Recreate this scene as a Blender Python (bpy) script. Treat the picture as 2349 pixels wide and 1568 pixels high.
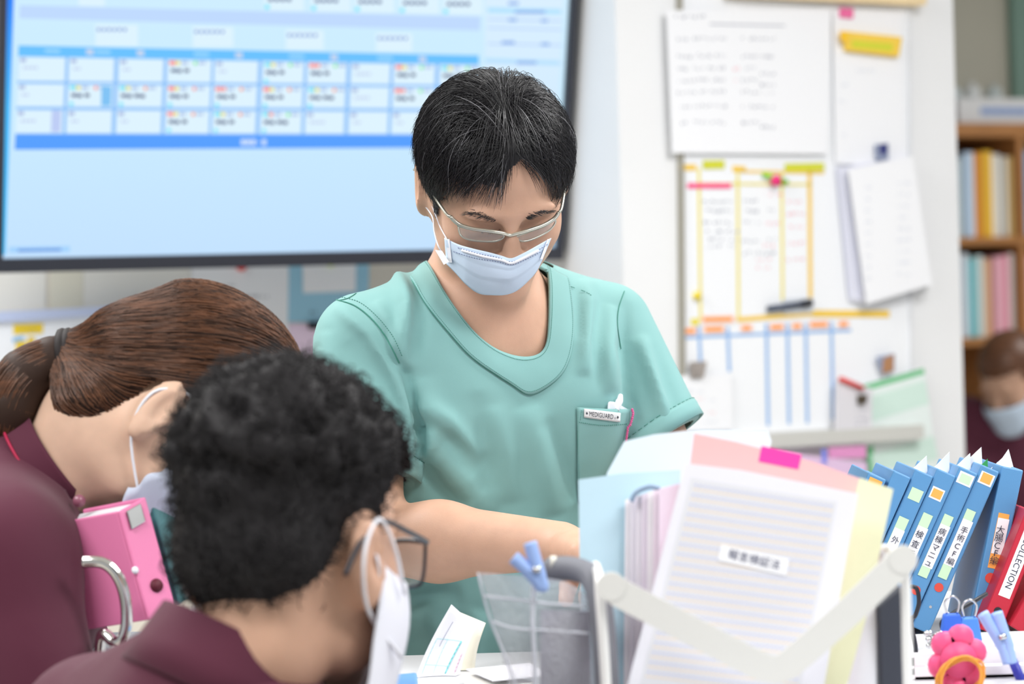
import bpy, bmesh, math, random
import numpy as np
from mathutils import Vector, Matrix
from mathutils.bvhtree import BVHTree

for o in list(bpy.data.objects):
    bpy.data.objects.remove(o, do_unlink=True)
scene = bpy.context.scene
COL = scene.collection
R = math.radians
rnd = random.Random(7)

# ------------------------------------------------------------------ camera
LENS = 85.0
F = LENS / 36.0 * 2349.0
CX, CY = 1174.5, 784.0
PITCH, ROLL = 0.0199, 0.0308
CAM = Vector((0, 0, 1.32))
FWD = Vector((0, math.cos(PITCH), -math.sin(PITCH)))
_r0 = Vector((1, 0, 0)); _u0 = Vector((0, math.sin(PITCH), math.cos(PITCH)))
RGT = math.cos(ROLL) * _r0 - math.sin(ROLL) * _u0
UPV = math.sin(ROLL) * _r0 + math.cos(ROLL) * _u0
cd = bpy.data.cameras.new('camera'); cam = bpy.data.objects.new('camera', cd); COL.objects.link(cam)
M = Matrix.Identity(4)
for i in range(3):
    M[i][0] = RGT[i]; M[i][1] = UPV[i]; M[i][2] = -FWD[i]; M[i][3] = CAM[i]
cam.matrix_world = M
cd.lens = LENS; cd.sensor_width = 36.0; cd.sensor_fit = 'HORIZONTAL'
cd.dof.use_dof = True; cd.dof.focus_distance = 2.60; cd.dof.aperture_fstop = 4.5
cd.clip_start = 0.05; cd.clip_end = 100
scene.camera = cam

# ------------------------------------------------------------------ light and exposure
scene.view_settings.view_transform = 'Standard'
scene.view_settings.look = 'None'
scene.view_settings.gamma = 1.0
scene.view_settings.use_curve_mapping = False
scene.view_settings.exposure = 0.22
w = bpy.data.worlds.new('world'); scene.world = w; w.use_nodes = True
w.node_tree.nodes['Background'].inputs[0].default_value = (0.93, 0.96, 1.0, 1)
w.node_tree.nodes['Background'].inputs[1].default_value = 0.45
LAMPS = [(-1.3, 1.2), (1.3, 1.2), (-1.3, 3.0), (1.3, 3.0), (2.9, 6.2)]
LAMP_Z = 2.62
for i, (lx, ly) in enumerate(LAMPS):
    ld = bpy.data.lights.new('ceiling_lamp_light', 'AREA'); ld.shape = 'RECTANGLE'
    ld.size = 1.2; ld.size_y = 0.6; ld.energy = 36 ; ld.color = (1.0, 0.992, 0.985)
    lo = bpy.data.objects.new('ceiling_lamp_light', ld); COL.objects.link(lo)
    lo.location = (lx, ly, LAMP_Z - 0.03)

# ------------------------------------------------------------------ helpers
def ray(px, py):
    return (FWD + RGT * ((px - CX) / F) - UPV * ((py - CY) / F)).normalized()
def at(px, py, Y):
    d = ray(px, py); return CAM + d * ((Y - CAM.y) / d.y)
def on_plane(px, py, p0, n):
    d = ray(px, py); return CAM + d * ((p0 - CAM).dot(n) / d.dot(n))
def proj(P):
    v = Vector(P) - CAM; z = v.dot(FWD)
    return (CX + F * v.dot(RGT) / z, CY - F * v.dot(UPV) / z)
_A = np.array
def proj_np(V):
    v = V - _A(CAM); z = v @ _A(FWD)
    return CX + F * (v @ _A(RGT)) / z, CY - F * (v @ _A(UPV)) / z
def lin(c):
    c = c / 255.0
    return c / 12.92 if c <= 0.04045 else ((c + 0.055) / 1.055) ** 2.4
def col(rgb):
    return (lin(rgb[0]), lin(rgb[1]), lin(rgb[2]), 1.0)

MATS = {}
def mat(name, rgb, rough=0.5, spec=0.4, metal=0.0, var=0.0, vscale=30.0, bump=0.0, bscale=200.0,
        trans=0.0, alpha=1.0, emit=0.0, sheen=0.0, sss=0.0, coat=0.0, stretch=None):
    if name in MATS: return MATS[name]
    m = bpy.data.materials.new(name); m.use_nodes = True
    nt = m.node_tree; b = nt.nodes['Principled BSDF']
    b.inputs['Base Color'].default_value = col(rgb)
    b.inputs['Roughness'].default_value = rough
    b.inputs['Specular IOR Level'].default_value = spec
    b.inputs['Metallic'].default_value = metal
    if trans: b.inputs['Transmission Weight'].default_value = trans
    if alpha < 1: b.inputs['Alpha'].default_value = alpha
    if coat: b.inputs['Coat Weight'].default_value = coat
    if sheen: b.inputs['Sheen Weight'].default_value = sheen
    if sss:
        b.inputs['Subsurface Weight'].default_value = sss
        b.inputs['Subsurface Radius'].default_value = (1.0, 0.35, 0.2)
        b.inputs['Subsurface Scale'].default_value = 0.006
    if emit:
        b.inputs['Emission Color'].default_value = col(rgb); b.inputs['Emission Strength'].default_value = emit
    if var or bump:
        tc = nt.nodes.new('ShaderNodeTexCoord'); mp = nt.nodes.new('ShaderNodeMapping')
        nt.links.new(tc.outputs['Object'], mp.inputs['Vector'])
        if stretch: mp.inputs['Scale'].default_value = stretch
    if var:
        n = nt.nodes.new('ShaderNodeTexNoise'); n.inputs['Scale'].default_value = vscale; n.inputs['Detail'].default_value = 4
        nt.links.new(mp.outputs['Vector'], n.inputs['Vector'])
        cr = nt.nodes.new('ShaderNodeValToRGB')
        c = col(rgb)
        cr.color_ramp.elements[0].position = 0.3; cr.color_ramp.elements[1].position = 0.7
        cr.color_ramp.elements[0].color = (c[0] * (1 - var), c[1] * (1 - var), c[2] * (1 - var), 1)
        cr.color_ramp.elements[1].color = (min(1, c[0] * (1 + var)), min(1, c[1] * (1 + var)), min(1, c[2] * (1 + var)), 1)
        nt.links.new(n.outputs['Fac'], cr.inputs['Fac']); nt.links.new(cr.outputs['Color'], b.inputs['Base Color'])
    if bump:
        n2 = nt.nodes.new('ShaderNodeTexNoise'); n2.inputs['Scale'].default_value = bscale
        nt.links.new(mp.outputs['Vector'], n2.inputs['Vector'])
        bp = nt.nodes.new('ShaderNodeBump'); bp.inputs['Strength'].default_value = bump; bp.inputs['Distance'].default_value = 0.002
        nt.links.new(n2.outputs['Fac'], bp.inputs['Height']); nt.links.new(bp.outputs['Normal'], b.inputs['Normal'])
    MATS[name] = m
    return m

def root(name, label, cat, loc, group=None, kind=None):
    o = bpy.data.objects.new(name, None); COL.objects.link(o)
    o.location = loc; o.empty_display_size = 0.05
    tag(o, label, cat, group, kind)
    return o
def tag(o, label=None, cat=None, group=None, kind=None):
    if label: o['label'] = label
    if cat: o['category'] = cat
    if group: o['group'] = group
    if kind: o['kind'] = kind
    return o
def mesh(name, V, Fc, m, parent=None, smooth=False, local=False, mats=None, midx=None):
    """link ONE mesh object; V in world coordinates unless local"""
    me = bpy.data.meshes.new(name)
    me.from_pydata([tuple(map(float, v)) for v in V], [], [tuple(int(i) for i in f) for f in Fc])
    if mats:
        for mm in mats: me.materials.append(mm)
        me.polygons.foreach_set('material_index', midx)
    elif m: me.materials.append(m)
    me.update()
    if smooth:
        me.polygons.foreach_set('use_smooth', [True] * len(me.polygons))
    o = bpy.data.objects.new(name, me); COL.objects.link(o)
    if parent is not None:
        o.parent = parent
        if not local:
            top = parent; off = Vector((0, 0, 0)); mt = Matrix.Identity(4)
            chain = []
            while top is not None:
                chain.append(top); top = top.parent
            for q in reversed(chain):
                mt = mt @ q.matrix_parent_inverse @ q.matrix_basis
            o.matrix_parent_inverse = mt.inverted()
    return o
def smooth_angle(o, deg=40):
    me = o.data
    me.polygons.foreach_set('use_smooth', [True] * len(me.polygons))
    bm = bmesh.new(); bm.from_mesh(me)
    for e in bm.edges:
        if len(e.link_faces) == 2 and e.calc_face_angle(0) > R(deg): e.smooth = False
    bm.to_mesh(me); bm.free()

class MB:
    def __init__(s): s.V = []; s.F = []
    def add(s, V, Fc):
        k = len(s.V); s.V += [Vector(v) for v in V]; s.F += [tuple(i + k for i in f) for f in Fc]; return s
    def box(s, c, size, rot=None):
        c = Vector(c); hx, hy, hz = [q / 2 for q in size]
        V = [Vector((x, y, z)) for x in (-hx, hx) for y in (-hy, hy) for z in (-hz, hz)]
        if rot is not None: V = [rot @ v for v in V]
        V = [c + v for v in V]
        return s.add(V, [(0, 1, 3, 2), (4, 6, 7, 5), (0, 4, 5, 1), (2, 3, 7, 6), (0, 2, 6, 4), (1, 5, 7, 3)])
    def prism(s, pts, d):
        """polygon pts extruded by vector d"""
        n = len(pts); d = Vector(d); pts = [Vector(p) for p in pts]
        V = pts + [p + d for p in pts]
        Fc = [tuple(range(n))[::-1], tuple(range(n, 2 * n))] + [(i, (i + 1) % n, n + (i + 1) % n, n + i) for i in range(n)]
        return s.add(V, Fc)
    def tube(s, pts, r, seg=8, cap=True):
        pts = [Vector(p) for p in pts]; n = len(pts)
        rs = r if isinstance(r, (list, tuple)) else [r] * n
        prev = None; V = []; Fc = []
        for i, p in enumerate(pts):
            t = (pts[min(i + 1, n - 1)] - pts[max(i - 1, 0)]).normalized()
            if prev is None:
                a = Vector((0, 0, 1)) if abs(t.z) < 0.9 else Vector((1, 0, 0))
                x = t.cross(a).normalized()
            else:
                x = (prev - t * prev.dot(t)).normalized()
            prev = x; y = t.cross(x)
            for k in range(seg):
                an = 2 * math.pi * k / seg
                V.append(p + (x * math.cos(an) + y * math.sin(an)) * rs[i])
        for i in range(n - 1):
            for k in range(seg):
                Fc.append((i * seg + k, i * seg + (k + 1) % seg, (i + 1) * seg + (k + 1) % seg, (i + 1) * seg + k))
        if cap:
            Fc.append(tuple(range(seg))[::-1]); Fc.append(tuple((n - 1) * seg + k for k in range(seg)))
        return s.add(V, Fc)
    def disc(s, c, n, r, th, seg=20):
        n = Vector(n).normalized(); return s.tube([Vector(c), Vector(c) + n * th], r, seg)
    def ribbon(s, pts, wid, nrm, th=0.0008):
        """flat strip along pts, width vector from cross(dir, nrm)"""
        pts = [Vector(p) for p in pts]; nrm = Vector(nrm)
        for a, b in zip(pts[:-1], pts[1:]):
            d = (b - a)
            if d.length < 1e-6: continue
            sd = d.normalized().cross(nrm).normalized() * wid / 2
            s.prism([a - sd, b - sd, b + sd, a + sd], nrm.normalized() * th)
        return s
    def build(s, name, m, parent=None, smooth=False, local=False):
        o = mesh(name, s.V, s.F, m, parent, smooth, local)
        return o
def bevel(o, wd=0.002, seg=2):
    md = o.modifiers.new('bevel', 'BEVEL'); md.width = wd; md.segments = seg; md.limit_method = 'ANGLE'
    md.angle_limit = R(40)
    return o
def smooth_curve(pts, n=8):
    """Catmull-Rom through points (any dimension)"""
    P = [Vector(p) for p in pts]; out = []
    for i in range(len(P) - 1):
        p0 = P[max(i - 1, 0)]; p1 = P[i]; p2 = P[i + 1]; p3 = P[min(i + 2, len(P) - 1)]
        for k in range(n):
            t = k / n
            out.append(0.5 * ((2 * p1) + (-p0 + p2) * t + (2 * p0 - 5 * p1 + 4 * p2 - p3) * t * t + (-p0 + 3 * p1 - 3 * p2 + p3) * t ** 3))
    out.append(P[-1]); return out
def lettering(txt, size, m, origin, ux, uz, parent, off=0.0005, align='CENTER', name='lettering', squash=1.0):
    cu = bpy.data.curves.new('lettering', 'FONT'); cu.body = txt; cu.size = size; cu.align_x = align; cu.align_y = 'CENTER'
    cu.resolution_u = 3
    ob = bpy.data.objects.new('lettering_tmp', cu); COL.objects.link(ob)
    dg = bpy.context.evaluated_depsgraph_get()
    me = bpy.data.meshes.new_from_object(ob.evaluated_get(dg))
    bpy.data.objects.remove(ob)
    ux = Vector(ux).normalized(); uz = Vector(uz).normalized(); n = ux.cross(uz)
    V = [Vector(origin) + ux * v.co.x * squash + uz * v.co.y + n * off for v in me.vertices]
    Fc = [tuple(p.vertices) for p in me.polygons]
    bpy.data.meshes.remove(me)
    return mesh(name, V, Fc, m, parent)

# ------------------------------------------------------------------ materials used all over
M_wall = mat('wall_paint', (240, 241, 243), 0.6, 0.3, var=0.015, vscale=3)
M_wall2 = mat('wall_cream', (224, 217, 205), 0.65, 0.3, var=0.03, vscale=4)
M_white = mat('white_paper', (245, 246, 250), 0.7, 0.2)
M_offw = mat('offwhite_paper', (236, 234, 228), 0.7, 0.2)
M_black = mat('black_plastic', (38, 40, 48), 0.45, 0.4)
M_steel = mat('steel', (200, 203, 205), 0.22, 0.5, metal=1.0)
M_ink = mat('ink', (50, 55, 75), 0.6)
M_inkl = mat('ink_pale', (120, 126, 150), 0.6)
M_inkr = mat('ink_red', (245, 130, 150), 0.6)

# ------------------------------------------------------------------ the room (turned 28 degrees)
YAW, TILT = 0.4938, 0.1783
UX = Vector((math.cos(YAW), math.sin(YAW), 0)); NN = Vector((math.sin(YAW), -math.cos(YAW), 0)); UZ = Vector((0, 0, 1))
P_col = at(1430, 650, 4.55)                        # front left edge of the pillar
COLW, COLD = 0.80, 0.55
P_wall = P_col - NN * COLD                          # wall behind the screen
def slab(name, p, du, dn, dz, m, kind='structure', label=None):
    """box from corner p along UX*du, NN*dn, z dz"""
    mb = MB(); mb.prism([p, p + UX * du, p + UX * du + NN * dn, p + NN * dn], UZ * dz)
    o = mb.build(name, m)
    o['kind'] = kind
    if label: o['label'] = label
    return o
fl = MB(); fl.box((0, 4, -0.05), (14, 16, 0.1)); o = fl.build('floor', mat('floor_vinyl', (200, 196, 188), 0.4, var=0.06, vscale=5)); o['kind'] = 'structure'
ce = MB(); ce.box((0, 4, 2.75), (14, 16, 0.1)); o = ce.build('ceiling', mat('ceiling_board', (242, 242, 240), 0.8)); o['kind'] = 'structure'
base = P_wall.copy(); base.z = 0
slab('wall_back', base - UX * 4.2 - NN * 0.12, 4.2 + COLW, 0.12, 2.7, M_wall2)
basec = P_col.copy(); basec.z = 0
slab('wall_pillar', basec - NN * COLD, COLW, COLD, 2.7, M_wall)
# back room wall, behind the book shelf
pfar = at(2330, 600, 8.3); pfar.z = 0
slab('wall_far', pfar - UX * 2.2 - NN * 0.1, 6.0, 0.1, 2.7, mat('far_wall', (196, 194, 180), 0.7))
# lamp housings on the ceiling
for i, (lx, ly) in enumerate(LAMPS):
    places = ['over the seated people at the left', 'over the file rack at the right', 'over the screen side of the desk', 'over the pillar side of the desk', 'in the back room above the book shelf']
    r_ = root('ceiling_light', 'white recessed ceiling light panel ' + places[i], 'ceiling light', (lx, ly, 2.70), 'ceiling light panels')
    mb = MB()
    for sx, sy, bx_, by_ in ((0, .31, 1.24, .02), (0, -.31, 1.24, .02), (.61, 0, .02, .64), (-.61, 0, .02, .64)):
        mb.box((lx + sx, ly + sy, 2.655), (bx_, by_, 0.09))
    mb.box((lx, ly, 2.69), (1.24, 0.64, 0.02))
    mb.build('housing', M_white, r_)

# ------------------------------------------------------------------ wall screen
UZT = math.cos(TILT) * UZ + math.sin(TILT) * NN
NT = UX.cross(UZT).normalized()
if NT.dot(NN) < 0: NT = -NT
P_tv = at(1275, 560, 4.72)
def tvp(px, py, off=0.0):
    return on_plane(px, py, P_tv, NT) + NT * off
tv = root('flat_screen', 'large black framed monitor on the wall showing a blue patient bed chart', 'monitor', P_tv - UX * 0.6)
# local frame coordinates of the glass from measured corners
br = tvp(1272, 566); bl = tvp(2, 582); tr_h = 0.72
wv = (br - bl).dot(UX)
origin = br - UX * wv
def tvl(u, v, off=0.0): return origin + UX * u + UZT * v + NT * off
bz = 0.014; bzb = 0.024
mb = MB()
mb.prism([tvl(-bz, -bzb, .012), tvl(wv + bz, -bzb, .012), tvl(wv + bz, 0, .012), tvl(-bz, 0, .012)], -NT * .05)
mb.prism([tvl(-bz, tr_h, .012), tvl(wv + bz, tr_h, .012), tvl(wv + bz, tr_h + bz, .012), tvl(-bz, tr_h + bz, .012)], -NT * .05)
mb.prism([tvl(-bz, 0, .012), tvl(0, 0, .012), tvl(0, tr_h, .012), tvl(-bz, tr_h, .012)], -NT * .05)
mb.prism([tvl(wv, 0, .012), tvl(wv + bz, 0, .012), tvl(wv + bz, tr_h, .012), tvl(wv, tr_h, .012)], -NT * .05)
mb.build('bezel', mat('bezel', (46, 48, 58), 0.35, 0.5), tv)
mb = MB(); mb.prism([tvl(.1, .05, -.03), tvl(wv - .1, .05, -.03), tvl(wv - .1, tr_h - .05, -.03), tvl(.1, tr_h - .05, -.03)], -NT * .05)
mb.build('back_cover', M_black, tv)
mb = MB(); cpt = tvl(wv / 2, tr_h / 2, -.08)
wd = (cpt - P_wall).dot(NN); mb.prism([cpt + UX * -.15 + UZ * -.1, cpt + UX * .15 + UZ * -.1, cpt + UX * .15 + UZ * .1, cpt + UX * -.15 + UZ * .1], -NN * max(wd, .02))
mb.build('bracket', M_black, tv)

# the picture on the screen: flat emissive print, one mesh with a colour attribute
scr_V = []; scr_F = []; scr_C = []
def sq(pts, rgb, lay, rgb2=None):
    k = len(scr_V)
    for i, p in enumerate(pts):
        scr_V.append(p if isinstance(p, Vector) else tvp(p[0], p[1], 0.0006 + lay * 0.00025))
        scr_C.append(col(rgb2 if (rgb2 and i >= 2) else rgb))
    scr_F.append(tuple(range(k, k + len(pts))))
BG = (203, 236, 255)
sq([tvl(0, tr_h, .0004), tvl(wv, tr_h, .0004), tvl(wv, 0.28, .0004), tvl(0, .28, .0004)], (212, 239, 255), 0, BG)
sq([tvl(0, .28, .0004), tvl(wv, .28, .0004), tvl(wv, 0, .0004), tvl(0, 0, .0004)], BG, 0, (196, 226, 255))
sq([(12, -20), (32, -20), (24, 250), (6, 250)], (52, 130, 250), 1, (80, 190, 255))
sq([(6, 250), (24, 250), (12, 584), (-6, 584)], (80, 190, 255), 1, (70, 195, 255))
sq([(45, 12), (1102, 38), (1100, 70), (44, 42)], (192, 218, 255), 1)
sq([(1112, -20), (1293, -20), (1265, 566), (1108, 566)], (218, 239, 255), 1, (205, 232, 255))
for y in (22, 42, 62, 98, 140):
    sq([(1118, y), (1288, y + 4), (1288, y + 8), (1118, y + 4)], (190, 214, 250), 2)
sq([(1118, 17), (1286, 21), (1286, 33), (1118, 29)], (180, 228, 255), 2)
sq([(1112, 133), (1282, 139), (1282, 150), (1112, 144)], (185, 228, 255), 2)
for (x, y, w_) in ((1165, 4, 24), (1180, 24, 70), (1165, 42, 20), (1240, 44, 16), (1150, 94, 30), (1240, 98, 20), (1185, 140, 45)):
    sq([(x, y), (x + w_, y), (x + w_, y + 7), (x, y + 7)], (140, 175, 235), 3)
for (x0, y0, x1, y1) in ((218, 55, 316, 106), (442, 60, 535, 108), (655, 68, 742, 114), (862, 75, 945, 118)):
    sq([(x0, y0), (x1, y0 + 2), (x1, y1), (x0, y1)], (222, 243, 255), 2)
    for k in range(6):
        sq([(x0 + 4 + k * 12, y0 + 9 + (k % 2)), (x0 + 12 + k * 12, y0 + 9), (x0 + 11 + k * 12, y0 + 16), (x0 + 5 + k * 12, y0 + 17)], (120, 150, 215), 3)
sq([(42, 104), (1098, 127), (1098, 311), (35, 309)], (150, 198, 250), 1)
sq([(42, 104), (1098, 127), (1098, 147), (41, 128)], (108, 194, 255), 2)
sq([(35, 308), (1098, 310), (1098, 338), (33, 343)], (90, 160, 255), 2)
for k in range(5): sq([(552 + k * 12, 319), (562 + k * 12, 319), (562 + k * 12, 333), (552 + k * 12, 333)] if k != 3 else [(590, 325), (596, 325), (596, 327), (590, 327)], (205, 225, 255), 3)
cols_ = [(42, 150), (158, 262), (272, 375), (384, 485), (492, 592), (602, 697), (705, 795), (805, 895), (903, 998), (1008, 1097)]
def row_y(x, r):
    t = (x - 42) / 1056.0
    a = [(130, 185), (192, 244), (252, 305)][r]; b = [(150, 195), (202, 249), (257, 307)][r]
    return a[0] + (b[0] - a[0]) * t, a[1] + (b[1] - a[1]) * t
full = {(3, 0), (3, 1), (3, 2), (4, 1), (4, 2), (5, 0), (5, 1), (5, 2), (6, 0), (6, 1), (1, 1), (2, 1), (8, 0), (8, 1), (9, 0)}
for ci, (x0, x1) in enumerate(cols_):
    for r in range(3):
        s0 = -2.5 * r
        a0, a1 = row_y(x0, r); b0, b1 = row_y(x1, r)
        sq([(x0 + s0, a0), (x1 + s0, b0), (x1 + s0 - 2, b1), (x0 + s0 - 2, a1)], (222, 243, 255), 2)
        X = x0 + s0
        def cellbit(dx, dy, w_, h_, rgb): sq([(X + dx, a0 + dy), (X + dx + w_, a0 + dy + .3), (X + dx + w_, a0 + dy + h_), (X + dx, a0 + dy + h_)], rgb, 4)
        if (ci, r) in full:
            c1 = rnd.choice([(255, 120, 110), (255, 130, 125), (110, 225, 245)]) if ci not in (1, 2) else (110, 225, 245)
            cellbit(4, 3, 14, 9, c1); cellbit(19, 3, 9, 9, rnd.choice([(240, 225, 90), (250, 130, 120), (240, 225, 90)]))
            cellbit(32, 4, 14, 7, (170, 190, 230)); cellbit(60, 4, 7, 8, rnd.choice([(255, 140, 90), (110, 235, 130), (255, 120, 110)])); cellbit(70, 4, 17, 7, (180, 200, 235))
            for k in range(rnd.choice([3, 4])): cellbit(8 + k * 13 + (4 if k > 1 else 0), 21 + (k % 2), 11, 8, (70, 78, 120))
            if rnd.random() < .6: cellbit(3, 40, 9, 9, (120, 228, 250))
        else:
            cellbit(4, 3, 13, 9, (170, 185, 225))
            for k in range(rnd.choice([2, 4])): cellbit(10 + k * 9, 22, 7, 6, (195, 208, 238))
sq([(232, 196), (256, 197), (254, 243), (231, 243)], (130, 195, 245), 5)
sq([(118, 252), (140, 253), (138, 303), (116, 303)], (190, 205, 245), 5)
for ci in (0, 1, 3, 5, 7):
    x0 = cols_[ci][0]; hy = 106 + 23 * (x0 - 42) / 1056
    sq([(x0 + 60, hy + 7), (x0 + 95, hy + 8), (x0 + 95, hy + 14), (x0 + 60, hy + 13)], (165, 220, 255), 4)
    sq([(x0 + 155, hy + 6), (x0 + 172, hy + 7), (x0 + 172, hy + 20), (x0 + 155, hy + 19)], (200, 215, 240), 4)
for x in (180, 605, 712, 812, 915, 1015):
    w_ = 60 if x == 180 else 92
    yb = 12 + (x / 1056) * 26
    sq([(x, -15), (x + w_, -15), (x + w_, yb - 2), (x, yb - 3)], (222, 243, 255), 2)
    if x > 600:
        for k in range(4): sq([(x + 10 + k * 14, yb - 32), (x + 20 + k * 14, yb - 32), (x + 20 + k * 14, yb - 24), (x + 10 + k * 14, yb - 24)], (85, 95, 140), 4)
        sq([(x + 2, yb - 16), (x + 12, yb - 16), (x + 12, yb - 6), (x + 2, yb - 6)], (120, 228, 250), 4)
sq([(20, 566), (160, 564), (160, 577), (20, 579)], (165, 212, 255), 3)
sq([(40, 571), (140, 569), (140, 575), (40, 577)], (110, 150, 220), 4)
scr = mesh('screen_picture', scr_V, scr_F, None, tv)
at_ = scr.data.color_attributes.new('Col', 'FLOAT_COLOR', 'POINT')
at_.data.foreach_set('color', [c for q in scr_C for c in q])
sm = bpy.data.materials.new('screen_light'); sm.use_nodes = True; nt = sm.node_tree
ab = nt.nodes.new('ShaderNodeAttribute'); ab.attribute_name = 'Col'
em = nt.nodes.new('ShaderNodeEmission'); em.inputs[1].default_value = 0.87
nt.links.new(ab.outputs['Color'], em.inputs[0]); nt.links.new(em.outputs[0], nt.nodes['Material Output'].inputs[0])
scr.data.materials.append(sm)

# ------------------------------------------------------------------ things on a flat wall: plates by outline
def plate(name, px, p0, n, m, off=0.001, th=0.001, parent=None):
    pts = [on_plane(x, y, p0 + n * off, n) for x, y in px]
    mb = MB(); mb.prism(pts, n * th)
    return mb.build(name, m, parent)
def scribble(name, rows, p0, n, m, off, parent, hgt=7, seed=1, wid=0.0012):
    """handwritten rows: (x0, x1, y) in pixels, as pen strokes on the sheet"""
    rr = random.Random(seed); mb = MB()
    for (x0, x1, y) in rows:
        x = x0
        while x < x1:
            if rr.random() < 0.12: x += hgt; continue
            pts = [(x + rr.uniform(0, hgt * .9), y + rr.uniform(-hgt, hgt) * .6) for _ in range(rr.choice([3, 4, 5]))]
            mb.ribbon([on_plane(a, b, p0 + n * off, n) for a, b in pts], wid, n, 0.0002)
            x += hgt * 1.25
    o = mb.build(name, m, parent); o['kind'] = 'stuff'; return o
def thing(name, label, cat, px, p0, n, m, off=0.001, th=0.0015, group=None):
    o = plate(name, px, p0, n, m, off, th); tag(o, label, cat, group); return o

# --- wall below the screen
PW, NW = P_wall, NN
def wthing(*a, **k): return thing(a[0], a[1], a[2], a[3], PW, NW, a[4], **k)
wthing('pinned_sheet', 'plain white sheet pinned under the left end of the monitor', 'paper', [(-30, 560), (106, 560), (104, 730), (-30, 730)], M_offw)
wthing('pinned_sheet', 'cream sheet between two white sheets under the monitor', 'paper', [(114, 560), (190, 560), (190, 730), (114, 730)], mat('cream_paper', (228, 224, 208), .7))
wthing('pinned_sheet', 'wide white sheet behind the ponytailed head under the monitor', 'paper', [(191, 560), (436, 560), (436, 740), (191, 740)], M_offw)
sh = root('notice_sheet', 'white notice with lines of writing held by a red magnet', 'paper', on_plane(550, 800, PW, NW))
plate('sheet', [(438, 570), (662, 570), (660, 830), (438, 830)], PW, NW, M_white, .001, .0015, sh)
scribble('writing', [(440, 540, 655), (520, 615, 680), (545, 585, 715), (560, 590, 748)], PW, NW, M_ink, .0027, sh, 5, 3)
for yy in (620, 650, 672, 700, 730): pass
mg = MB(); mg.disc(on_plane(552, 610, PW + NW * .003, NW), NW, .010, .008, 16); tag(mg.build('round_magnet', mat('red_plastic', (225, 60, 55), .4), None, True), 'round red magnet just under the monitor frame', 'magnet')
bf = root('clear_file', 'light blue document file hanging on the wall beside the green shoulder', 'file', on_plane(750, 735, PW, NW))
plate('cover', [(663, 570), (846, 570), (843, 738), (660, 738)], PW, NW, mat('file_blue', (158, 208, 232), .5), .001, .003, bf)
scribble('writing', [(710, 728, 716)], PW, NW, M_ink, .0045, bf, 8, 5)
wthing('pinned_note', 'small white note on the light blue hanging file', 'paper', [(694, 606), (816, 604), (815, 668), (695, 672)], M_white, off=.005)
wthing('pinned_sheet', 'pale pink sheet under the light blue hanging file', 'paper', [(662, 742), (850, 742), (850, 900), (660, 900)], mat('pink_pale', (232, 210, 232), .7))
mb = MB(); mb.prism([on_plane(x, y, PW + NW * .004, NW) for x, y in ((706, 738), (740, 738), (740, 755), (706, 755))], NW * .01)
tag(bevel(mb.build('bulldog_clip', M_black)), 'small black clip on the pale pink wall sheet', 'clip')
mg = MB(); mg.disc(on_plane(757, 603, PW + NW * .007, NW), NW, .007, .008, 16); tag(mg.build('round_magnet', mat('lime_plastic', (190, 215, 60), .4), None, True), 'small lime round magnet above the note on the blue file', 'magnet')
# small whiteboard at the lower left, standing proud of the wall
PB0 = PW + NW * 0.03
wb = root('small_whiteboard', 'small whiteboard with lavender top rail and yellow tape marks behind the ponytail', 'whiteboard', on_plane(110, 1000, PB0, NW))
plate('panel', [(-40, 735), (430, 712), (430, 1090), (-40, 1090)], PB0, NW, mat('board_white', (243, 246, 252), .3), .0, .006, wb)
plate('top_rail', [(-40, 716), (430, 694), (430, 712), (-40, 740)], PB0, NW, mat('rail_lavender', (198, 210, 242), .4), .0, .014, wb)
for pts, rgb in (([(30, 744), (99, 741), (98, 764), (31, 767)], (240, 208, 50)), ([(64, 772), (80, 772), (78, 796), (64, 796)], (236, 204, 60)),
                 ([(36, 782), (62, 782), (60, 806), (36, 806)], (236, 204, 60)), ([(14, 822), (30, 822), (28, 838), (14, 838)], (236, 204, 60)),
                 ([(106, 868), (130, 868), (130, 884), (106, 884)], (236, 214, 60)), ([(104, 888), (130, 888), (130, 902), (104, 902)], (150, 205, 240)),
                 ([(104, 906), (131, 906), (131, 922), (104, 922)], (236, 214, 60)), ([(104, 926), (131, 926), (131, 940), (104, 940)], (150, 205, 240)),
                 ([(104, 944), (132, 944), (132, 960), (104, 960)], (236, 214, 60)), ([(84, 890), (100, 890), (100, 905), (84, 905)], (236, 214, 60)), ([(28, 776), (52, 770), (56, 778), (30, 786)], (130, 190, 235))):
    plate('tape_mark', pts, PB0, NW, mat('tape_%d_%d_%d' % rgb, rgb, .5), .0062, .0006, wb)
scribble('writing', [(165, 230, 750), (48, 90, 756)], PB0, NW, M_inkl, .007, wb, 6, 6)

# --- pillar face with the large whiteboard
PC, NC = P_col, NN
board = root('magnetic_whiteboard', 'tall whiteboard on the white pillar ruled with yellow and blue tape', 'whiteboard', on_plane(1800, 990, PC, NC))
plate('panel', [(1556, -60), (2075, -40), (2078, 972), (1562, 1002)], PC, NC, mat('board_face', (246, 248, 252), .28), .0, .012, board)
M_gry = mat('board_frame', (168, 164, 152), .4, metal=.3)
plate('frame_side', [(1549, -60), (1556, -60), (1564, 1004), (1557, 1004)], PC, NC, M_gry, 0, .016, board)
plate('frame_side', [(2074, -40), (2080, -40), (2084, 970), (2077, 970)], PC, NC, mat('board_frame_l', (228, 230, 234), .4), 0, .016, board)
plate('tray', [(1557, 1003), (2084, 972), (2084, 1004), (1557, 1036)], PC, NC, mat('board_tray', (205, 205, 200), .4), 0, .05, board)
PBd = PC + NN * 0.0122
M_yt = mat('yellow_tape', (238, 222, 90), .5); M_oy = mat('ochre_tape', (246, 206, 82), .5); M_bt = mat('blue_tape', (150, 190, 238), .5)
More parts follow.
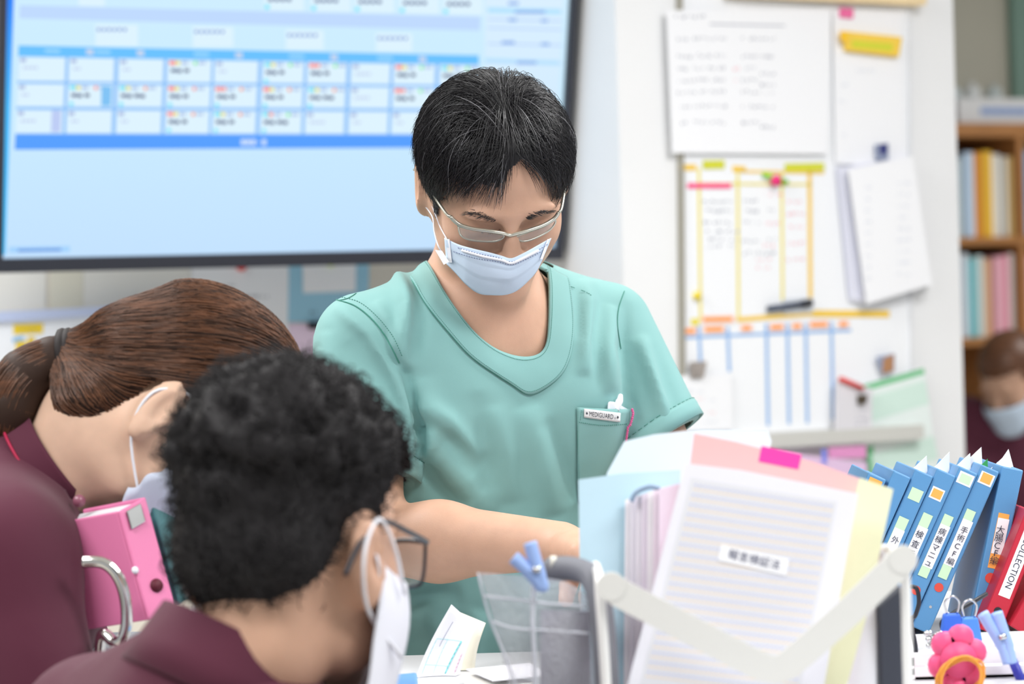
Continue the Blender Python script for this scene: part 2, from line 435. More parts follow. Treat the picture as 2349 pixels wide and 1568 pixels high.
M_or = mat('orange_label', (255, 160, 70), .5); M_ol = mat('olive_label', (214, 216, 60), .5); M_pk = mat('pink_label', (250, 80, 140), .5); M_prim = mat('pink_rim', (255, 225, 215), .6)
def tape(x0, y0, x1, y1, wd, m, name='tape'):
    dx, dy = x1 - x0, y1 - y0; L = math.hypot(dx, dy); nx, ny = -dy / L * wd / 2, dx / L * wd / 2
    return plate(name, [(x0 + nx, y0 + ny), (x1 + nx, y1 + ny), (x1 - nx, y1 - ny), (x0 - nx, y0 - ny)], PBd, NC, m, tape.off, .0004, board)
tape.off = .0
for a in ((1603, 385, 1607, 735), (1692, 392, 1694, 735), (1793, 392, 1795, 690)): tape(*a, 6, M_yt)
tape.off = .0005
tape(1857, 388, 1859, 690, 9, M_oy); tape(1600, 421, 1862, 423, 5, M_yt); tape(1560, 384, 1597, 384, 14, M_oy); tape(1680, 387, 1710, 388, 14, M_oy)
tape(1700, 393, 1890, 396, 6, M_oy); tape(1690, 733, 1862, 719, 11, M_oy); tape(1862, 719, 2040, 720, 16, M_oy); tape(1585, 738, 1604, 738, 16, M_yt)
tape.off = .001
tape(1612, 378, 1662, 377, 20, M_ol, 'label_strip'); tape(1800, 384, 1891, 382, 18, M_ol, 'label_strip'); tape(1577, 426, 1677, 426, 12, M_pk, 'label_strip')
tape.off = .0
tape(1565, 774, 1952, 757, 7, M_bt)
tape.off = .0005
for x, y0, y1 in ((1603, 748, 832), (1669, 750, 852), (1758, 742, 976), (1806, 742, 972), (1848, 742, 970), (1907, 738, 962)): tape(x, y0, x + 4, y1, 7, M_bt)
tape.off = .001
for x0, x1, y in ((1573, 1594, 759), (1618, 1658, 755), (1614, 1680, 732), (1703, 1722, 752), (1769, 1795, 750), (1820, 1836, 748), (1860, 1897, 744), (1927, 1943, 743)):
    tape(x0 - 5, y + .5, x1 + 5, y - .8, 19, M_prim, 'label_strip')
tape.off = .0016
for x0, x1, y in ((1573, 1594, 759), (1618, 1658, 755), (1614, 1680, 732), (1703, 1722, 752), (1769, 1795, 750), (1820, 1836, 748), (1860, 1897, 744), (1927, 1943, 743)):
    tape(x0, y + .5, x1, y - .8, 10, M_or, 'label_strip')
scribble('writing', [(1612, 1680, y) for y in (463, 483, 510)] + [(1620, 1690, 530), (1625, 1690, 548), (1620, 1680, 565)], PBd, NC, M_inkl, .0005, board, 7, 8)
scribble('writing', [(1705, 1745, 460), (1706, 1735, 484), (1704, 1740, 510), (1702, 1740, 553), (1705, 1780, 580), (1760, 1780, 480), (1760, 1782, 548)], PBd, NC, M_inkl, .0005, board, 7, 9)
scribble('red_writing', [(1765, 1790, 447), (1755, 1788, 512), (1745, 1775, 562), (1735, 1770, 596), (1735, 1768, 613), (1805, 1840, 462), (1805, 1845, 490), (1805, 1845, 520), (1805, 1845, 558), (1805, 1850, 596)], PBd, NC, M_inkr, .0005, board, 7, 10)
def bthing(name, label, cat, px, m, off=.014, th=.0015, group=None): return thing(name, label, cat, px, PC, NC, m, off, th, group)
s1 = root('handwritten_sheet', 'large white sheet of handwritten rows at the top of the pillar whiteboard', 'paper', on_plane(1715, 352, PC, NC))
plate('sheet', [(1528, 24), (1906, 20), (1896, 353), (1541, 351)], PC, NC, M_white, .02, .002, s1)
rows = []
for y in (90, 130, 158, 185, 212, 245, 282): rows += [(1553, 1580, y), (1590, 1663, y - 2), (1702, 1738, y - 1), (1745, 1775, y + rnd.choice([0, 10]))]
rows += [(1548, 1610, 38)]
scribble('writing', rows, PC, NC, M_inkl, .0223, s1, 7, 12)
scribble('red_writing', [(1682, 1692, 158), (1684, 1692, 182)], PC, NC, M_inkr, .0223, s1, 7, 13)
plate('ruled_line', [(1628, 54), (1800, 58), (1800, 60), (1628, 56)], PC, NC, M_inkl, .0223, .0002, s1)
s2 = root('schedule_sheet', 'white printed sheet hanging under the yellow clip on the pillar', 'paper', on_plane(1985, 380, PC, NC))
plate('sheet', [(1908, 20), (2066, 26), (2076, 380), (1915, 376)], PC, NC, M_white, .016, .002, s2)
scribble('writing', [(1960, 2010, 162), (1925, 1945, 195), (1920, 1940, 232), (1930, 1945, 310)], PC, NC, mat('ink_faint', (205, 212, 228), .6), .0183, s2, 6, 14)
bthing('wooden_ledge', 'pale wooden ledge strip above the pillar whiteboard', 'ledge', [(1650, -30), (2100, -12), (2096, 17), (1650, -4)], mat('pale_wood', (240, 216, 172), .5, var=.05, vscale=12), 0, .04)
bthing('pink_tag', 'small pink square tag beside the large handwritten sheet', 'tag', [(1925, 18), (1956, 20), (1955, 43), (1925, 40)], mat('pink_tag', (238, 110, 165), .5), .0185, .003)
yc = root('paper_clip', 'wide yellow plastic clip with green label on the pillar', 'clip', on_plane(1995, 130, PC, NC))
o = plate('clip_body', [(1928, 72), (2063, 86), (2055, 132), (1934, 118)], PC, NC, mat('clip_yellow', (248, 208, 80), .45), .019, .012, yc); bevel(o, .003)
plate('label_strip', [(1955, 92), (2048, 100), (2046, 118), (1953, 109)], PC, NC, M_ol, .031, .0006, yc)
plate('grip', [(1926, 72), (1940, 73), (1938, 96), (1928, 95)], PC, NC, mat('clip_yellow2', (252, 200, 40), .4), .031, .006, yc)
dm = root('picture_magnet', 'dark blue picture magnet holding the hanging paper pad', 'magnet', on_plane(2020, 370, PC, NC))
bevel(plate('plate', [(2004, 332), (2036, 328), (2036, 366), (2008, 370)], PC, NC, mat('magnet_grey', (150, 160, 185), .4), .022, .005, dm), .002)
plate('print', [(2016, 332), (2035, 330), (2034, 352), (2020, 356)], PC, NC, mat('magnet_navy', (50, 55, 120), .4), .0272, .0006, dm)
pad = root('hanging_pad', 'thick pad of white sheets hanging askew on the pillar', 'paper pad', on_plane(2040, 690, PC, NC))
for k in range(5):
    plate('sheet', [(1918 + k * 6, 384), (2090, 360), (2136 - k, 650 + k), (1948 + k * 9, 690 + k)], PC, NC, mat('pad_%d' % (k % 2), (240, 241, 250) if k % 2 else (226, 228, 244), .7), .0185 + k * .003, .0012, pad)
plate('sheet', [(1945, 388), (2092, 358), (2137, 652), (1987, 697)], PC, NC, M_white, .045, .002, pad)
scribble('writing', [(1985, 2000, y) for y in range(430, 640, 26)] + [(2060, 2085, y) for y in range(420, 640, 26)], PC, NC, mat('ink_faint', (205, 212, 228), .6), .0474, pad, 6, 15)
wm = root('whiteboard_marker', 'grey and black whiteboard marker clipped low on the ruled board', 'marker', on_plane(1812, 705, PC, NC))
mb = MB(); mb.tube([on_plane(1762, 708, PC + NC * .022, NC), on_plane(1840, 697, PC + NC * .022, NC)], .006, 12); mb.build('barrel', mat('marker_grey', (70, 80, 100), .4), wm, True)
mb = MB(); mb.tube([on_plane(1840, 697, PC + NC * .022, NC), on_plane(1861, 694, PC + NC * .022, NC)], .0075, 12); mb.build('cap', M_black, wm, True)
plate('holder', [(1795, 686), (1864, 682), (1864, 716), (1795, 720)], PC, NC, mat('holder_white', (215, 220, 228), .5), .0135, .003, wm)
gm = root('flower_magnet', 'green and pink clip magnet on the yellow ruled line', 'magnet', on_plane(1778, 415, PC, NC))
mb = MB(); mb.tube([on_plane(1752, 400, PC + NC * .018, NC), on_plane(1806, 418, PC + NC * .018, NC)], .005, 10); mb.build('stem', mat('stem_green', (150, 215, 70), .4), gm, True)
mb = MB(); mb.disc(on_plane(1778, 414, PC + NC * .02, NC), NC, .011, .007, 14); mb.build('flower', mat('flower_pink', (245, 50, 130), .4), gm, True)
mg = MB(); mg.disc(on_plane(1597, 678, PC + NC * .0125, NC), NC, .008, .008, 14); tag(mg.build('round_magnet', mat('yellow_plastic', (248, 224, 70), .4), None, True), 'small round yellow magnet at the left of the ruled board', 'magnet')
o = bevel(bthing('square_magnet', 'grey picture magnet with tilted edges below the blue tape', 'magnet', [(1580, 830), (1619, 828), (1612, 866), (1583, 868)], mat('magnet_grey2', (158, 150, 145), .4, var=.25, vscale=60), .0185, .006), .002)
s3 = root('memo_sheet', 'white memo with faint red and blue writing under the grey magnet', 'paper', on_plane(1620, 985, PC, NC))
plate('sheet', [(1558, 862), (1677, 856), (1680, 985), (1558, 990)], PC, NC, M_white, .0165, .0015, s3)
scribble('writing', [(1565, 1610, 898), (1620, 1640, 918), (1605, 1645, 966)], PC, NC, mat('ink_faint', (205, 212, 228), .6), .0182, s3, 6, 16)
scribble('red_writing', [(1600, 1610, 915), (1620, 1640, 945)], PC, NC, mat('ink_faintr', (250, 200, 205), .6), .0182, s3, 6, 17)
bm_ = root('picture_magnet', 'brown and grey picture magnet above the green striped poster', 'magnet', on_plane(2030, 858, PC, NC))
bevel(plate('plate', [(2008, 818), (2050, 810), (2049, 852), (2022, 858)], PC, NC, mat('magnet_grey', (150, 160, 185), .4), .022, .005, bm_), .002)
plate('print', [(2026, 822), (2050, 812), (2049, 850), (2024, 856)], PC, NC, mat('magnet_brown', (178, 130, 92), .4), .0272, .0006, bm_)
gp = root('striped_poster', 'green and white striped poster hanging askew low on the pillar', 'poster', on_plane(2070, 1120, PC, NC))
plate('sheet', [(1976, 884), (2119, 844), (2158, 1130), (2000, 1140)], PC, NC, mat('poster_pale', (232, 242, 240), .6), .02, .0015, gp)
M_g1 = mat('poster_green', (120, 198, 145), .6); M_g2 = mat('poster_mint', (212, 236, 226), .6)
for pts, m in (([(1976, 884), (2119, 844), (2121, 857), (1978, 898)], M_g1), ([(1990, 912), (2122, 872), (2132, 925), (1994, 968)], M_g2),
               ([(1999, 1042), (2142, 1000), (2152, 1052), (2004, 1082)], M_g2), ([(1986, 1015), (2002, 1012), (2014, 1136), (2000, 1138)], M_g1)):
    plate('stripe', pts, PC, NC, m, .0216, .0003, gp)
hp = root('clipped_papers', 'narrow white paper bundle hanging from a red and a black clip', 'paper', on_plane(1950, 1015, PC, NC))
plate('sheet', [(1914, 872), (1992, 890), (1992, 1022), (1912, 1012)], PC, NC, mat('bundle', (222, 220, 226), .7), .03, .012, hp)
scribble('writing', [(1962, 1988, y) for y in range(925, 1005, 12)], PC, NC, M_inkl, .0422, hp, 5, 18, .0008)
mb = MB(); mb.tube([on_plane(1926, 868, PC + NC * .046, NC), on_plane(1943, 874, PC + NC * .048, NC), on_plane(1980, 890, PC + NC * .048, NC)], .005, 8); mb.build('red_clip', mat('red_plastic', (225, 60, 55), .4), hp, True)
bevel(plate('black_clip', [(1964, 906), (1984, 904), (1982, 924), (1966, 928)], PC, NC, mat('clip_dark', (75, 65, 50), .4), .042, .01, hp), .002)
bl_ = root('tray_folders', 'pink and lavender folders standing in the tray below the whiteboard', 'folder', on_plane(1885, 1110, PC, NC))
plate('folder', [(1780, 1035), (1985, 1060), (1990, 1180), (1780, 1180)], PC, NC, mat('folder_lilac', (226, 196, 228), .5), .06, .004, bl_)
plate('folder', [(1900, 1026), (1985, 1022), (1985, 1050), (1900, 1050)], PC, NC, mat('folder_mauve', (225, 150, 200), .5), .055, .003, bl_)
plate('tab', [(1884, 1030), (1895, 1030), (1896, 1064), (1886, 1064)], PC, NC, mat('tab_blue', (130, 140, 235), .5), .0645, .001, bl_)

# ------------------------------------------------------------------ back room: book shelf
SP = at(2200, 600, 7.75); SP.z = 0
sp_n = NN
bs = root('book_shelf', 'brown wooden book shelf filled with files in the back room', 'shelf', SP + UX * .6)
M_wood = mat('shelf_wood', (176, 122, 70), .5, var=.08, vscale=8)
def shp(px, py, off=0): return on_plane(px, py, SP + sp_n * off, sp_n)
zs = [shp(2290, y).z for y in (282, 543, 772)]
lx0 = -0.45; W_s = 1.9
for z, th in ((zs[0], .045), (zs[1], .026), (zs[2], .026)):
    mb = MB(); p = SP + UX * lx0; p = Vector((p.x, p.y, z - th)); mb.prism([p, p + UX * W_s, p + UX * W_s - sp_n * .35, p - sp_n * .35], UZ * th); bevel(mb.build('shelf_board', M_wood, bs), .003)
xd = (shp(2335, 400) - SP).dot(UX)
for u in (lx0, xd, lx0 + W_s - .03):
    mb = MB(); p = SP + UX * u; p = Vector((p.x, p.y, 0)); mb.prism([p, p + UX * .028, p + UX * .028 - sp_n * .345, p - sp_n * .345], UZ * (zs[0] - .02)); mb.build('upright', M_wood, bs)
mb = MB(); p = SP + UX * lx0 - sp_n * .345; p = Vector((p.x, p.y, 0)); mb.prism([p, p + UX * W_s, p + UX * W_s - sp_n * .008, p - sp_n * .008], UZ * zs[0]); mb.build('back_panel', M_wood, bs)
def file_row(z0, u0, u1, cols, h0, nm, seed, what):
    rr = random.Random(seed); u = u0; k = 0; cn = {}
    while u < u1 - .012:
        rgb, cname, wd = cols[k % len(cols)]; wd = min(wd, u1 - u - .002)
        h = h0 * rr.uniform(.93, 1.02)
        mb = MB(); p = SP + UX * u - sp_n * rr.uniform(.01, .03); p = Vector((p.x, p.y, z0)); lean = UX * rr.uniform(-.002, .002)
        b0 = [p, p + UX * (wd - .002), p + UX * (wd - .002) - sp_n * .24, p - sp_n * .24]
        mb.prism(b0, UZ * h)
        cn[cname] = cn.get(cname, 0) + 1
        o = mb.build('file', mat('file_%d_%d_%d' % rgb, rgb, .5)); bevel(o, .003)
        ordn = ['first', 'second', 'third', 'fourth', 'fifth', 'sixth', 'seventh', 'eighth', 'ninth', 'tenth'][min(cn[cname] - 1, 9)]
        tag(o, '%s file on the %s, %s so coloured from the left' % (cname, what, ordn), 'file', nm)
        u += wd; k += 1
cl1 = [((225, 238, 246), 'white', .035), ((120, 205, 225), 'sky blue', .03), ((60, 165, 190), 'teal', .03), ((225, 238, 240), 'white', .05), ((200, 222, 245), 'pale blue', .04), ((228, 150, 50), 'orange', .035), ((245, 195, 60), 'amber', .04), ((238, 236, 228), 'cream', .05), ((215, 215, 210), 'grey', .02), ((225, 190, 120), 'tan', .03)]
cl2 = [((215, 200, 225), 'lilac', .035), ((205, 228, 220), 'mint', .03), ((225, 235, 240), 'white', .035), ((120, 190, 215), 'sky blue', .03), ((225, 235, 245), 'white', .03), ((90, 190, 200), 'teal', .03), ((205, 225, 225), 'pale grey', .035), ((235, 190, 150), 'peach', .03), ((235, 175, 190), 'pink', .045), ((228, 140, 165), 'rose', .03), ((225, 220, 215), 'grey', .03), ((230, 180, 185), 'pale pink', .04)]
u_edge = (shp(2192, 400) - SP).dot(UX) - .1
file_row(zs[1], u_edge, xd - .002, cl1, .275, 'files on the upper shelf', 1, 'upper shelf')
file_row(zs[1], xd + .03, xd + .33, [((90, 170, 225), 'bright blue', .045), ((235, 235, 230), 'ivory', .04)], .275, 'files on the upper shelf', 2, 'upper shelf, right bay')
file_row(zs[2], u_edge, xd + .0, cl2, .27, 'files on the middle shelf', 3, 'middle shelf')
file_row(zs[2], xd + .03, xd + .33, cl2[::-1], .27, 'files on the middle shelf', 4, 'middle shelf, right bay')
# boxes on top of the shelf
pb = shp(2300, 282, -.12)
bx = root('storage_box', 'white cardboard box with blue print on top of the book shelf', 'box', Vector((pb.x, pb.y, zs[0])))
mb = MB(); p = SP + UX * ((shp(2222, 280) - SP).dot(UX)) - sp_n * .05; p = Vector((p.x, p.y, zs[0])); mb.prism([p, p + UX * .35, p + UX * .35 - sp_n * .2, p - sp_n * .2], UZ * .085); bevel(mb.build('body', mat('box_white', (228, 230, 232), .6), bx), .003)
mb = MB(); q = p + UX * .09 + UZ * .03 + sp_n * .0005; mb.prism([q, q + UX * .2, q + UX * .2 + UZ * .025, q + UZ * .025], sp_n * .0005); mb.build('print', mat('box_print', (150, 175, 220), .6), bx)
pp = p + UZ * .0852
for k, (u, hh, rgb, nm) in enumerate(((.03, .05, (215, 225, 228), 'left'), (.11, .06, (235, 238, 238), 'middle'), (.2, .055, (205, 215, 215), 'right'))):
    mb = MB(); c = pp + UX * (u + .03) - sp_n * .1; mb.tube([c, c + UZ * hh * .7, c + UZ * hh * .72, c + UZ * hh], [.028, .028, .014, .012], 14)
    tag(mb.build('small_bottle', mat('bottle_%d' % k, rgb, .4), None, True), 'pale plastic bottle on the white box, %s one of three' % nm, 'bottle', 'bottles on the shelf box')
mb = MB(); p2 = SP + UX * ((shp(2190, 280) - SP).dot(UX) - .02) - sp_n * .05; p2 = Vector((p2.x, p2.y, zs[0])); mb.prism([p2, p2 + UX * .05, p2 + UX * .05 - sp_n * .2, p2 - sp_n * .2], UZ * .26); tag(bevel(mb.build('file_box', mat('box_pale', (222, 230, 236), .6)), .003), 'tall pale file box on the shelf top beside the pillar edge', 'box')
mb = MB(); pg = pfar + NN * .002; g0 = on_plane(2312, 100, pg, NN); g0.z = 0; mb.prism([g0, g0 + UX * .9, g0 + UX * .9 + NN * .03, g0 + NN * .03], UZ * 2.4); o = mb.build('door_1', mat('door_green', (128, 160, 148), .5)); o['kind'] = 'structure'

# ================================================================== organic shapes: smooth distance fields -> one skin
class Field:
    def __init__(s, lo, hi, h):
        s.lo = np.array(lo, float); s.h = h
        s.n = np.maximum(2, np.ceil((np.array(hi) - s.lo) / h).astype(int) + 1)
        s.ax = [(s.lo[i] + h * np.arange(s.n[i])).astype(np.float32) for i in range(3)]
        s.D = np.full(s.n, 0.5, np.float32)
    def _sl(s, c, r):
        out = []
        for i in range(3):
            a = int(np.floor((c[i] - r[i] - s.lo[i]) / s.h)); b = int(np.ceil((c[i] + r[i] - s.lo[i]) / s.h)) + 1
            out.append(slice(max(0, a), min(s.n[i], max(b, 0))))
        return tuple(out)
    def _xyz(s, sl):
        return s.ax[0][sl[0]][:, None, None], s.ax[1][sl[1]][None, :, None], s.ax[2][sl[2]][None, None, :]
    def comb(s, sl, d, k, mode):
        A = s.D[sl]
        if mode == 'sub': A, d = -A, d
        if k > 0:
            hh = np.clip(k - np.abs(A - d), 0, None) / k
            o = np.minimum(A, d) - hh * hh * k * 0.25
        else: o = np.minimum(A, d)
        s.D[sl] = -o if mode == 'sub' else o
    def ell(s, c, r, rot=None, k=0.02, mode='add', off=0.0):
        c = np.array(c, float); r = np.array(r, float) + off
        ext = max(r) + k + 4 * s.h
        sl = s._sl(c, [ext] * 3)
        if any(q.stop <= q.start for q in sl): return s
        x, y, z = s._xyz(sl); x = x - c[0]; y = y - c[1]; z = z - c[2]
        if rot is not None:
            m = np.array(rot)
            x, y, z = (m[0, 0] * x + m[1, 0] * y + m[2, 0] * z, m[0, 1] * x + m[1, 1] * y + m[2, 1] * z, m[0, 2] * x + m[1, 2] * y + m[2, 2] * z)
        k0 = np.sqrt((x / r[0]) ** 2 + (y / r[1]) ** 2 + (z / r[2]) ** 2)
        k1 = np.sqrt((x / r[0] ** 2) ** 2 + (y / r[1] ** 2) ** 2 + (z / r[2] ** 2) ** 2) + 1e-6
        s.comb(sl, (k0 * (k0 - 1) / k1).astype(np.float32), k, mode); return s
    def cone(s, a, b, ra, rb, k=0.02, mode='add', off=0.0, flat=None, clip=None):
        a = np.array(a, float); b = np.array(b, float); ra += off; rb += off
        m = max(ra, rb) + k + 4 * s.h; c = (a + b) / 2; e = np.abs(b - a) / 2 + m
        sl = s._sl(c, e)
        if any(q.stop <= q.start for q in sl): return s
        x, y, z = s._xyz(sl); d = b - a; L2 = d @ d
        t = np.clip(((x - a[0]) * d[0] + (y - a[1]) * d[1] + (z - a[2]) * d[2]) / L2, 0, 1)
        dx = x - a[0] - t * d[0]; dy = y - a[1] - t * d[1]; dz = z - a[2] - t * d[2]
        if flat is not None:                                   # squash along a direction
            n = np.array(flat[0], float); n /= np.linalg.norm(n); q = dx * n[0] + dy * n[1] + dz * n[2]
            f = 1.0 / flat[1] - 1.0
            dx = dx + q * n[0] * f; dy = dy + q * n[1] * f; dz = dz + q * n[2] * f
        dist = np.sqrt(dx * dx + dy * dy + dz * dz) - (ra + t * (rb - ra))
        if clip is not None:
            c0, cn = clip; dist = np.maximum(dist, (x - c0[0]) * cn[0] + (y - c0[1]) * cn[1] + (z - c0[2]) * cn[2])
        s.comb(sl, dist.astype(np.float32), k, mode); return s
    def chain(s, pts, rs, k=0.02, **kw):
        for i in range(len(pts) - 1): s.cone(pts[i], pts[i + 1], rs[i], rs[i + 1], k, **kw)
        return s
    def net(s, smooth=2):
        D = s.D; S = D < 0
        c = np.zeros([q - 1 for q in s.n], np.uint8)
        for i in (0, 1):
            for j in (0, 1):
                for k in (0, 1):
                    c += S[i:i + c.shape[0], j:j + c.shape[1], k:k + c.shape[2]]
        act = (c > 0) & (c < 8)
        I = np.argwhere(act); nv = len(I)
        idx = np.full(c.shape, -1, np.int64); idx[act] = np.arange(nv)
        acc = np.zeros((nv, 3)); cnt = np.zeros(nv)
        cor = [(i, j, k) for i in (0, 1) for j in (0, 1) for k in (0, 1)]
        val = {q: D[I[:, 0] + q[0], I[:, 1] + q[1], I[:, 2] + q[2]] for q in cor}
        for a in cor:
            for ax in range(3):
                if a[ax] == 0:
                    b = list(a); b[ax] = 1; b = tuple(b)
                    va, vb = val[a], val[b]; m = (va < 0) != (vb < 0)
                    t = np.where(m, va / np.where(np.abs(va - vb) < 1e-9, 1e-9, va - vb), 0)
                    p = np.zeros((nv, 3)); p += np.array(a); p[:, ax] += t
                    acc[m] += p[m]; cnt[m] += 1
        V = s.lo + (I + acc / np.maximum(cnt, 1)[:, None]) * s.h
        Q = []
        for ax in range(3):
            o1, o2 = [(1, 2), (2, 0), (0, 1)][ax]
            sl0 = [slice(None)] * 3; sl1 = [slice(None)] * 3
            sl0[ax] = slice(0, -1); sl1[ax] = slice(1, None)
            A = S[tuple(sl0)]; B = S[tuple(sl1)]
            e = np.argwhere(A != B)
            ok = (e[:, o1] > 0) & (e[:, o2] > 0) & (e[:, o1] < s.n[o1] - 1) & (e[:, o2] < s.n[o2] - 1)
            e = e[ok]; inside = A[e[:, 0], e[:, 1], e[:, 2]]
            def cell(d1, d2):
                q = e.copy(); q[:, o1] += d1; q[:, o2] += d2; return idx[q[:, 0], q[:, 1], q[:, 2]]
            q = np.stack([cell(-1, -1), cell(0, -1), cell(0, 0), cell(-1, 0)], 1)
            q[~inside] = q[~inside][:, ::-1]
            Q.append(q)
        Q = np.concatenate(Q); Q = Q[(Q >= 0).all(1)]
        V = relax(V, Q, smooth)
        return V, Q
def relax(V, Q, n, lam=0.6):
    E = np.concatenate([Q[:, [0, 1]], Q[:, [1, 2]], Q[:, [2, 3]], Q[:, [3, 0]]]); nv = len(V)
    E = np.concatenate([E, E[:, ::-1]])
    cnt = np.bincount(E[:, 0], minlength=nv)[:, None] + 1e-9
    for it in range(n):
        for f in (lam, -lam * 0.95):
            a = np.stack([np.bincount(E[:, 0], V[E[:, 1], i], minlength=nv) for i in range(3)], 1) / cnt
            V = V + f * (a - V)
    return V
def vnormals(V, Q):
    n = np.cross(V[Q[:, 2]] - V[Q[:, 0]], V[Q[:, 3]] - V[Q[:, 1]])
    N = np.zeros_like(V)
    for i in range(4):
        for j in range(3): N[:, j] += np.bincount(Q[:, i], n[:, j], minlength=len(V))
    return N / (np.linalg.norm(N, axis=1)[:, None] + 1e-12)
def npmesh(name, V, Q, m, parent, smooth=True):
    me = bpy.data.meshes.new(name)
    me.vertices.add(len(V)); me.vertices.foreach_set('co', V.astype(np.float32).ravel())
    me.loops.add(Q.size); me.loops.foreach_set('vertex_index', Q.astype(np.int32).ravel())
    me.polygons.add(len(Q)); me.polygons.foreach_set('loop_start', np.arange(0, Q.size, Q.shape[1], dtype=np.int32))
    me.polygons.foreach_set('use_smooth', np.full(len(Q), smooth))
    me.update(calc_edges=True); me.validate()
    if m: me.materials.append(m)
    o = bpy.data.objects.new(name, me); COL.objects.link(o)
    if parent is not None:
        mt = Matrix.Identity(4); chain = []; t = parent
        while t is not None: chain.append(t); t = t.parent
        for q in reversed(chain): mt = mt @ q.matrix_parent_inverse @ q.matrix_basis
        o.parent = parent; o.matrix_parent_inverse = mt.inverted()
    return o
def compact(V, Q):
    used = np.unique(Q); mp = np.full(len(V), -1); mp[used] = np.arange(len(used))
    return V[used], mp[Q]
def in_poly(px, py, poly):
    px = np.asarray(px); py = np.asarray(py); ins = np.zeros(px.shape, bool); n = len(poly)
    for i in range(n):
        x0, y0 = poly[i][:2]; x1, y1 = poly[(i + 1) % n][:2]
        if y0 == y1: continue
        m = ((y0 > py) != (y1 > py)) & (px < (x1 - x0) * (py - y0) / (y1 - y0) + x0)
        ins ^= m
    return ins
def euler(yaw, pitch, roll):
    return np.array((Matrix.Rotation(R(yaw), 3, 'Z') @ Matrix.Rotation(R(pitch), 3, 'X') @ Matrix.Rotation(R(roll), 3, 'Y')))
def seg_dist_px(px, py, poly):
    """distance in pixels to a polyline, and side sign"""
    best = np.full(np.shape(px), 1e9); sg = np.zeros(np.shape(px)); tt = np.zeros(np.shape(px))
    n = len(poly) - 1
    for i in range(n):
        x0, y0 = poly[i]; x1, y1 = poly[i + 1]; dx, dy = x1 - x0, y1 - y0; L2 = dx * dx + dy * dy
        t = np.clip(((px - x0) * dx + (py - y0) * dy) / L2, 0, 1)
        d = np.hypot(px - x0 - t * dx, py - y0 - t * dy); m = d < best
        best = np.where(m, d, best); tt = np.where(m, (i + t) / n, tt)
        sg = np.where(m, np.sign(dx * (py - y0) - dy * (px - x0)), sg)
    return best, sg, tt
def strands_mesh(name, paths, rad, m, parent):
    """paths: list of (k,3) arrays; three-sided tapering hairs joined into the one hair part"""
    V = []; Q = []; base = 0
    for P in paths:
        n = len(P)
        T = np.gradient(P, axis=0); T /= np.linalg.norm(T, axis=1)[:, None] + 1e-9
        a = np.cross(T, np.array([0.3, 0.9, 0.2])); a /= np.linalg.norm(a, axis=1)[:, None] + 1e-9
        b = np.cross(T, a)
        r = rad * np.sqrt(np.clip(np.linspace(1.0, 0.02, n), 0, 1))[:, None]
        ring = np.stack([P + (a * math.cos(q) + b * math.sin(q)) * r for q in (0, 2.094, 4.189)], 1)
        V.append(ring.reshape(-1, 3))
        i = np.arange(n - 1)[:, None] * 3 + base; j = np.arange(3)[None, :]
        q = np.stack([i + j, i + (j + 1) % 3, i + 3 + (j + 1) % 3, i + 3 + j], -1).reshape(-1, 4)
        Q.append(q); base += 3 * n
    o = npmesh(name, np.concatenate(V), np.concatenate(Q), m, parent)
    return o

# ------------------------------------------------------------------ materials of people
def skin_mat(name, rgb, warm):
    m = mat(name, rgb, 0.5, 0.35, sss=0.12, var=0.05, vscale=45, bump=0.06, bscale=700)
    return m
M_skin = skin_mat('skin_light_tan', (205, 164, 140), 0)
M_skin2 = skin_mat('skin_fair', (226, 190, 166), 0)
M_hair = mat('hair_black', (30, 29, 33), 0.34, 0.6)
M_hairg = mat('hair_grey', (150, 150, 155), 0.35, 0.5)
M_hairb = mat('hair_brown', (100, 64, 42), 0.42, 0.45, var=0.45, vscale=8, stretch=(3, 3, 30))
M_hairbd = mat('hair_dark_brown', (52, 36, 28), 0.6, 0.25)
def cloth_mat(name, rgb, fold=0.25):
    m = mat(name, rgb, 0.75, 0.2, sheen=0.15)
    nt = m.node_tree; b = nt.nodes['Principled BSDF']
    tc = nt.nodes.new('ShaderNodeTexCoord')
    wv = nt.nodes.new('ShaderNodeTexNoise'); wv.inputs['Scale'].default_value = 1500; wv.inputs['Detail'].default_value = 1
    n2 = nt.nodes.new('ShaderNodeTexNoise'); n2.inputs['Scale'].default_value = 9; n2.inputs['Detail'].default_value = 2
    nt.links.new(tc.outputs['Object'], wv.inputs['Vector']); nt.links.new(tc.outputs['Object'], n2.inputs['Vector'])
    b1 = nt.nodes.new('ShaderNodeBump'); b1.inputs['Strength'].default_value = fold; b1.inputs['Distance'].default_value = 0.02
    b2 = nt.nodes.new('ShaderNodeBump'); b2.inputs['Strength'].default_value = 0.12; b2.inputs['Distance'].default_value = 0.0005
    nt.links.new(n2.outputs['Fac'], b1.inputs['Height']); nt.links.new(wv.outputs['Fac'], b2.inputs['Height'])
    nt.links.new(b1.outputs['Normal'], b2.inputs['Normal']); nt.links.new(b2.outputs['Normal'], b.inputs['Normal'])
    return m
M_scrub = cloth_mat('scrub_green', (132, 180, 178))
M_stitch = mat('stitch_green', (70, 138, 124), 0.8)
M_maroon = cloth_mat('uniform_maroon', (86, 38, 56))
M_piping = mat('piping_red', (170, 30, 70), 0.6)
M_mask = mat('mask_blue', (208, 226, 246), 0.8, 0.2, sss=0.0, bump=0.05, bscale=900)
M_maskw = mat('mask_white', (240, 242, 250), 0.8, 0.2)
M_trs = cloth_mat('trousers_green', (100, 168, 156))

